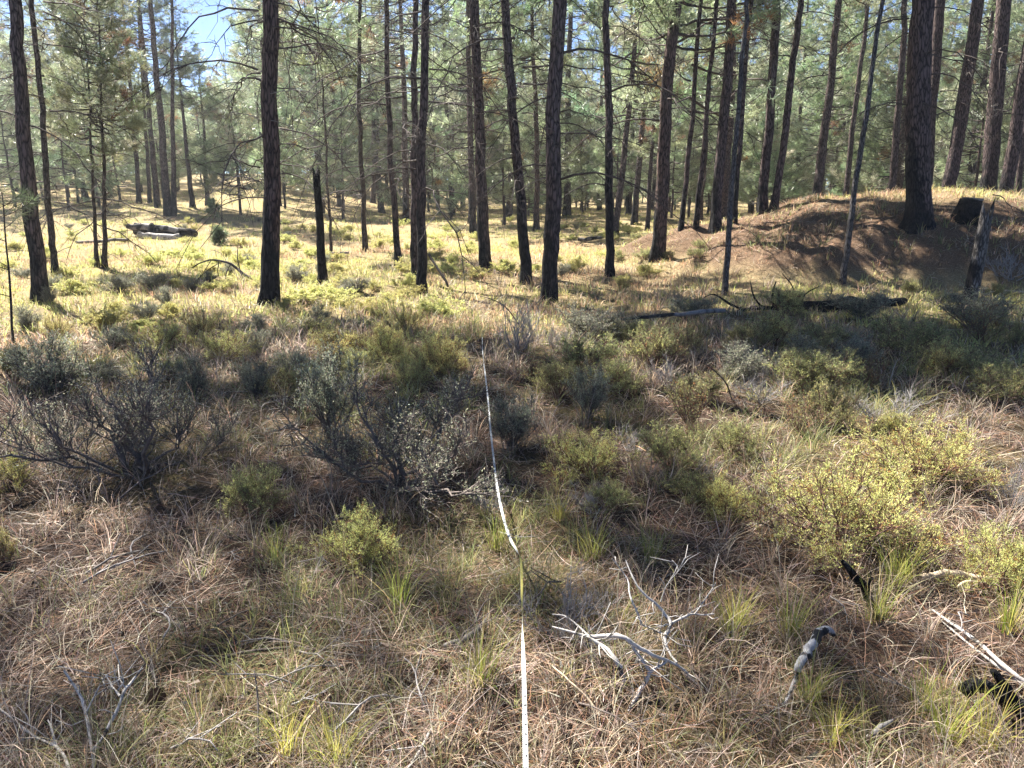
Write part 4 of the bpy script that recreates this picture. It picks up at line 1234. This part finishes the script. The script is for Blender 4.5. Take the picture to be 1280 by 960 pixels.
# burnt stump on the mound
def stump():
    p = hit(1211, 271)
    root = bpy.data.objects.new('burnt_stump', None)
    COL.objects.link(root)
    root.location = p
    root.rotation_euler = (.05, .06, .3)
    tag(root, 'burnt black flat-cut stump on the mound beside the huge scarred pine', 'stump')
    me = trunk_mesh('stump_body', .19, .30, 902, M_CHAR, 18, 14, flare=.35, top=.85)
    link('body', me, root)
    th = np.linspace(0, 2 * np.pi, 19)[:-1]
    rr = .165 * (1 + .06 * np.sin(3 * th))
    v = np.concatenate([np.stack([rr * np.cos(th), rr * np.sin(th), np.full(18, .325)], 1), np.stack([rr * np.cos(th), rr * np.sin(th), np.full(18, .29)], 1), [[0, 0, .33]]])
    q = np.array([[i, (i + 1) % 18, 18 + (i + 1) % 18, 18 + i] for i in range(18)])
    t = np.array([[36, i, (i + 1) % 18] for i in range(18)])
    link('cut_top', np_mesh('stump_top', v, [q, t], M_LOG), root)
stump()

# pine cones
def cone_mesh():
    v, f = [], []
    r = np.random.default_rng(3)
    for k in range(70):
        t = k / 69
        a = k * 2.39996
        rad = .036 * math.sin(math.pi * (.12 + .85 * t)) ** .7
        z = .085 * t
        c = np.array([rad * math.cos(a), rad * math.sin(a), z])
        o = np.array([math.cos(a), math.sin(a), .35])
        s = np.array([-math.sin(a), math.cos(a), 0]) * .009
        b = c * np.array([.25, .25, 1])
        i = len(v)
        v += [b - s * .5, b + s * .5, c + s, c + o * .007, c - s]
        f.append([i, i + 1, i + 2, i + 4]); f.append([i + 4, i + 2, i + 3, i + 3])
    q = np.array([x for x in f if x[2] != x[3]]); t3 = np.array([x[:3] for x in f if x[2] == x[3]])
    return np_mesh('pine_cone', np.array(v), [q, t3], wood_mat('cone_scales', (.06, .042, .032), (.20, .135, .09), scale=60))
CONE = cone_mesh()
for i, (px, py) in enumerate([(200, 868), (190, 735), (440, 880), (880, 870), (560, 842)]):
    p = hit(px, py, .03)
    o = link('pine_cone', CONE, None, p, (1.3 + .2 * i, .4 * i, 1.1 * i), .8)
    tag(o, 'dark open pine cone lying in the dry grass', 'pine cone', 'pine cones in the dry grass')

# ------------------------------------------------------------------ measuring tape
def tape():
    # px, py, height above ground, twist of the ribbon (0 = face up)
    K_ = [(657, 1010, .46, 0), (657, 960, .44, 0), (656, 900, .38, .08), (655, 850, .33, .25), (654, 815, .30, .6), (653, 788, .27, 1.25), (653, 772, .25, 1.57), (652, 750, .24, 2.1), (652, 725, .23, 2.35), (651, 700, .20, 2.45),
          (649, 693, .16, 1.9), (645, 686, .13, 1.2), (638, 674, .13, .7), (630, 650, .15, .3), (622, 612, .14, .35), (617, 572, .15, .5), (613, 535, .17, .6), (610, 500, .15, .5), (607, 472, .11, .45), (604, 447, .08, 1.0), (603, 428, .05, .8), (603, 418, .03, .5)]
    P = np.array([hit(k[0], k[1], k[2]) for k in K_])
    tw = np.array([k[3] for k in K_])
    k = len(P)
    u = np.linspace(0, k - 1, (k - 1) * 8 + 1)
    i0 = np.minimum(u.astype(int), k - 2); fr = (u - i0)[:, None]
    Pm, Pp, A, B = P[np.maximum(i0 - 1, 0)], P[np.minimum(i0 + 2, k - 1)], P[i0], P[i0 + 1]
    Q = .5 * ((2 * A) + (-Pm + B) * fr + (2 * Pm - 5 * A + 4 * B - Pp) * fr ** 2 + (-Pm + 3 * A - 3 * B + Pp) * fr ** 3)
    T = np.interp(u, np.arange(k), tw)
    t = np.gradient(Q, axis=0); t /= np.linalg.norm(t, axis=1, keepdims=True)
    X = np.cross(t, np.array([0, 0, 1.0])); X /= np.linalg.norm(X, axis=1, keepdims=True)
    Zn = np.cross(X, t)
    side = np.cos(T)[:, None] * X + np.sin(T)[:, None] * Zn
    nor = -np.sin(T)[:, None] * X + np.cos(T)[:, None] * Zn
    W, TH = .0118, .0004
    org = P[1].copy(); Q = Q - org
    white = plain_mat('tape_white', (.46, .48, .49), .5)
    yellow = plain_mat('tape_yellow_back', (.72, .64, .18), .45)
    ink = plain_mat('tape_ink', (.02, .02, .025), .5)
    def face(sgn):
        v = np.stack([Q - side * W / 2 + nor * TH * sgn, Q + side * W / 2 + nor * TH * sgn], 1).reshape(-1, 3)
        i = np.arange(len(Q) - 1) * 2
        q = np.stack([i, i + 1, i + 3, i + 2], 1)
        return v, q if sgn > 0 else q[:, ::-1]
    v1, q1 = face(1)
    root = link('measuring_tape', np_mesh('tape_face', v1, [q1], white), None, org)
    tag(root, 'white surveying tape measure stretched away through the sagebrush, twisted to show its yellow back', 'tape measure')
    v2, q2 = face(-1)
    b = link('tape_back', np_mesh('tape_back', v2, [q2], yellow), root)
    b['label'] = 'yellow back of the tape'
    # print: cross ticks and figures on the white face
    S = np.concatenate([[0], np.cumsum(np.linalg.norm(np.diff(Q, axis=0), axis=1))])
    def place(a, c):   # a = distance along, c = across (-.5..5)
        o = np.stack([np.interp(a, S, Q[:, d]) for d in range(3)], -1)
        s = np.stack([np.interp(a, S, side[:, d]) for d in range(3)], -1)
        n_ = np.stack([np.interp(a, S, nor[:, d]) for d in range(3)], -1)
        return o + s * (c * W)[..., None] + n_ * TH * 2.6
    tv, tq = [], []
    for a in np.arange(.004, min(S[-1], 5.0), .01):
        major = round(a / .01) % 5 == 0
        e = -.18 if major else -.33
        i = len(tv)
        w2 = .0014 if major else .0009
        tv += [(a - w2, -.49), (a + w2, -.49), (a + w2, e), (a - w2, e)]
        tq.append([i, i + 1, i + 2, i + 3])
    tv = np.array(tv)
    link('tick_print', np_mesh('tick_print', place(tv[:, 0], tv[:, 1]), [np.array(tq)], ink), root)
    allv, tris = [], []
    kk = 0
    for num, a in enumerate(np.arange(.05, 3.2, .05)):
        cu = bpy.data.curves.new('fig', 'FONT')
        cu.body = str(num % 9 + 1)
        cu.size = .0135
        cu.offset = .0003
        cu.align_x = 'CENTER'; cu.align_y = 'CENTER'
        ob = bpy.data.objects.new('fig', cu)
        me = ob.to_mesh()
        me.calc_loop_triangles()
        vv = np.array([w.co[:2] for w in me.vertices]).reshape(-1, 2)
        if len(vv):
            allv.append(np.stack([a + vv[:, 1] * 1.0, .14 + vv[:, 0] / W], 1))
            tris.append(np.array([lt.vertices[:] for lt in me.loop_triangles]) + kk)
            kk += len(vv)
        ob.to_mesh_clear()
        bpy.data.objects.remove(ob)
    if allv:
        av = np.concatenate(allv)
        link('number_print', np_mesh('number_print', place(av[:, 0], av[:, 1]), [np.concatenate(tris)], ink), root)
tape()

# ------------------------------------------------------------------ grass, straw and litter (uncountable: one object each)
g = np.random.default_rng(77)
STRAW = [(.50, .40, .30), (.62, .53, .43), (.28, .22, .17), (.42, .36, .31), (.17, .135, .105), (.52, .36, .25), (.10, .08, .066)]
RUST = [(.30, .16, .09), (.36, .21, .13), (.24, .13, .08)]
GREEN = [(.25, .27, .10), (.32, .32, .13), (.18, .21, .085), (.38, .34, .15), (.27, .28, .15)]
def sector(n, dmin, dmax, power, amax):
    a = np.radians(g.uniform(-amax, amax, n))
    u = g.random(n)
    p = 2 - power
    d = (dmin ** p + u * (dmax ** p - dmin ** p)) ** (1 / p)
    return d * np.sin(a), d * np.cos(a), d

def stuff(name, label, cat, parts, mat=M_GRASS):
    V, Q, Cc, k = [], [], [], 0
    for v, q, c in parts:
        V.append(v); Q.append(q + k); Cc.append(c); k += len(v)
    o = link(name, np_mesh(name, np.concatenate(V), [np.concatenate(Q)], mat, cols=np.concatenate(Cc)))
    o['kind'] = 'stuff'
    tag(o, label, cat)
    return o

def near_w(d, w):       # blades keep their natural width, a little more where they are grouped far off
    return w * np.clip(d / 3.0, 1, 3.2)

# matted dry straw lying over the ground
n = 88000
x, y, d = sector(n, 1.25, 11, 1.45, 47)
clump = vnoise(x, y, .45, 50)
keep_ = g.random(n) < .12 + 1.1 * vnoise(x, y, .28, 53) ** 1.6
x, y, d, clump = x[keep_], y[keep_], d[keep_], clump[keep_]
n = len(x)
az_ = vnoise(x, y, .3, 51) * 16 + g.normal(0, 1.1, n)
L = g.uniform(.05, .21, n) * (.6 + .8 * clump)
base = np.stack([x, y, height(x, y) + g.uniform(0, .035, n)], 1)
c = vary(STRAW + RUST[:1], n, g, amt=.25) * (.75 + .5 * vnoise(x, y, .8, 52))[:, None]
straw1 = blades(base, az_, L, g.uniform(.95, 1.6, n), g.uniform(-.25, .8, n), near_w(d, .0028) * g.uniform(.6, 1.3, n), c, 4, g)
stuff('dry_straw', 'matted tan and grey dry grass lying over the ground', 'dry grass', [straw1])

# needle litter
n = 23000
x, y, d = sector(n, 1.25, 9, 1.4, 47)
base = np.stack([x, y, height(x, y) + g.uniform(0, .02, n)], 1)
lit = blades(base, g.uniform(0, 6.28, n), g.uniform(.07, .18, n), g.uniform(1.3, 1.65, n), g.uniform(-.1, .2, n), near_w(d, .0022), vary(RUST + [(.40, .28, .19)], n, g), 2, g)
stuff('needle_litter', 'fallen rust-brown pine needles between the grasses', 'pine needles', [lit])

n = 7000
x, y, d = sector(n, 1.25, 8, 1.4, 47)
base = np.stack([x, y, height(x, y) + g.uniform(.003, .03, n)], 1)
stuff('bark_flakes', 'dark bark flakes and bits of cone strewn between the grasses', 'forest litter', [
    blades(base, g.uniform(0, 6.28, n), g.uniform(.012, .05, n), g.uniform(1.2, 1.8, n), g.uniform(-.2, .2, n), g.uniform(.006, .022, n), vary([(.05, .035, .03), (.10, .065, .05), (.20, .13, .10), (.03, .025, .023)], n, g), 1, g)])

# standing tussocks, green and straw mixed
def tussocks(nt_, dmin, dmax, power, amax, nb, Lr, w, seg, pal_fn, spread, keep=None):
    tx, ty, td = sector(nt_, dmin, dmax, power, amax)
    if keep is not None:
        m = keep(tx, ty); tx, ty, td = tx[m], ty[m], td[m]
    k = g.poisson(nb, len(tx)) + 3
    idx = np.repeat(np.arange(len(tx)), k)
    n_ = len(idx)
    a = g.uniform(0, 6.28, n_)
    rr = np.abs(g.normal(0, spread, n_))
    x_, y_ = tx[idx] + rr * np.cos(a), ty[idx] + rr * np.sin(a)
    ls = g.uniform(.6, 1.3, len(tx))[idx]
    base_ = np.stack([x_, y_, height(x_, y_) - .01], 1)
    cc = pal_fn(tx, ty, idx, n_)
    return blades(base_, a + g.normal(0, .5, n_), g.uniform(*Lr, n_) * ls, np.abs(g.normal(.2, .4, n_)), g.uniform(.4, 2.0, n_), near_w(td[idx], w) * g.uniform(.6, 1.25, n_), cc, seg, g)
def pal_near(tx, ty, idx, n_):
    f = vnoise(tx, ty, .9, 60) + g.normal(0, .12, len(tx))
    gc = vary(GREEN, n_, g); sc = vary(STRAW, n_, g, amt=.25)
    return np.where((f[idx] + g.normal(0, .12, n_) > .53)[:, None], gc, sc)
stuff('grass', 'mixed green and straw-coloured grass tussocks', 'grass', [
    tussocks(2100, 1.3, 9, 1.4, 47, 24, (.08, .25), .0030, 4, pal_near, .035),
    tussocks(1000, 6, 16, 1.2, 45, 15, (.09, .24), .0040, 3, pal_near, .07)])

# meadow ground cover: low yellow herbs and pink-tan grass
YELG = [(.52, .51, .18), (.58, .55, .23), (.42, .45, .15), (.62, .56, .28)]
PINK = [(.54, .36, .22), (.60, .44, .30), (.46, .31, .20)]
def pal_meadow(tx, ty, idx, n_):
    f = vnoise(tx, ty, 2.4, 61) * .6 + vnoise(tx, ty, .8, 62) * .4 + g.normal(0, .06, len(tx)) + .10 * sstep(10, 15, ty) - .25 * sstep(.05, .5, mound(tx, ty)) * (1 - sstep(1.3, 1.55, mound(tx, ty)))
    yc = vary(YELG, n_, g); pc = vary(PINK, n_, g); gc = vary(GREEN, n_, g)
    o = np.where((f[idx] > .50)[:, None], yc, pc)
    return np.where((g.random(n_) < .10)[:, None], gc, o)
def thin_mound(tx, ty):
    m_ = mound(tx, ty)
    return (m_ < .12) | (m_ > 1.4) | (g.random(len(tx)) < .35)
stuff('meadow_cover', 'low yellow and tan herbs and grass covering the meadow', 'ground cover', [
    tussocks(6300, 8, 20, .9, 44, 9, (.05, .15), .0046, 2, pal_meadow, .11, thin_mound),
    tussocks(7800, 17, 60, 1.0, 43, 8, (.06, .18), .0062, 2, pal_meadow, .17, thin_mound)])
# brown needle litter on the mound
n = 26000
x = g.uniform(MOUND_C[0] - 7, MOUND_C[0] + 7, n); y = g.uniform(MOUND_C[1] - 6, MOUND_C[1] + 5, n)
k_ = mound(x, y) > .06
x, y = x[k_], y[k_]; n = len(x)
stuff('mound_litter', 'rust-brown fallen needles and straw covering the mound', 'pine needles', [
    blades(np.stack([x, y, height(x, y) + .01], 1), g.uniform(0, 6.28, n), g.uniform(.10, .25, n), g.uniform(1.0, 1.6, n), g.uniform(-.1, .5, n), g.uniform(.006, .011, n), vary(RUST + STRAW[:3], n, g), 2, g),
    tussocks(1500, 11, 21, .2, 44, 9, (.10, .26), .0045, 2, lambda tx, ty, idx, n_: vary(GREEN + PINK, n_, g), .09, lambda tx, ty: (mound(tx, ty) > .05) & (vnoise(tx, ty, 1.3, 71) > .45))])

# clear green tufts one can point at
def tuft_mesh(seed, pal):
    r = np.random.default_rng(seed)
    n_ = 75
    a = r.uniform(0, 6.28, n_); rr = np.abs(r.normal(0, .03, n_))
    v, q, c_ = blades(np.stack([rr * np.cos(a), rr * np.sin(a), np.full(n_, -.01)], 1), a, r.uniform(.14, .30, n_), np.abs(r.normal(.15, .2, n_)), r.uniform(.2, 1.1, n_), r.uniform(.003, .005, n_), vary(pal, n_, r), 5, r)
    return np_mesh('grass_tuft', v, [q], M_GRASS, cols=c_)
TUFT = [tuft_mesh(i, [(.24, .30, .06), (.34, .36, .09), (.45, .40, .16)] if i < 3 else [(.50, .45, .14), (.42, .42, .10)]) for i in range(5)]
for i, (px, py) in enumerate([(912, 800), (985, 800), (1095, 778), (920, 790), (1130, 725), (815, 705), (1260, 790), (345, 700), (360, 945), (420, 960), (1010, 880), (1180, 930), (1150, 890), (1230, 940), (1040, 930), (500, 760), (620, 690), (600, 860), (700, 650), (740, 700), (1115, 735)]):
    p = hit(px, py)
    o = link('grass_tuft', TUFT[i % 5], None, p, (0, 0, i * 1.7), srng.uniform(.7, 1.0))
    tag(o, 'fresh green sedge tuft standing out of the dry grass', 'grass tuft', 'green sedge tufts in the dry grass')

# ------------------------------------------------------------------ the sunlit, slightly dusty air of the forest
hv = np.array([(x_, y_, z_) for z_ in (-4.0, 34.0) for y_ in (-45.0, 340.0) for x_ in (-270.0, 270.0)])
hq = np.array([[0, 2, 3, 1], [4, 5, 7, 6], [0, 1, 5, 4], [2, 6, 7, 3], [0, 4, 6, 2], [1, 3, 7, 5]])
hm = bpy.data.materials.new('haze_air')
hm.use_nodes = True
hn = hm.node_tree
hn.nodes.remove(hn.nodes['Principled BSDF'])
hp = hn.nodes.new('ShaderNodeVolumePrincipled')
hp.inputs['Color'].default_value = (.86, .92, 1.0, 1)
hp.inputs['Density'].default_value = HAZE
hp.inputs['Anisotropy'].default_value = 0.4
hn.links.new(hp.outputs[0], hn.nodes['Material Output'].inputs['Volume'])
haze = link('haze', np_mesh('haze', hv, [hq], hm))
haze['kind'] = 'stuff'
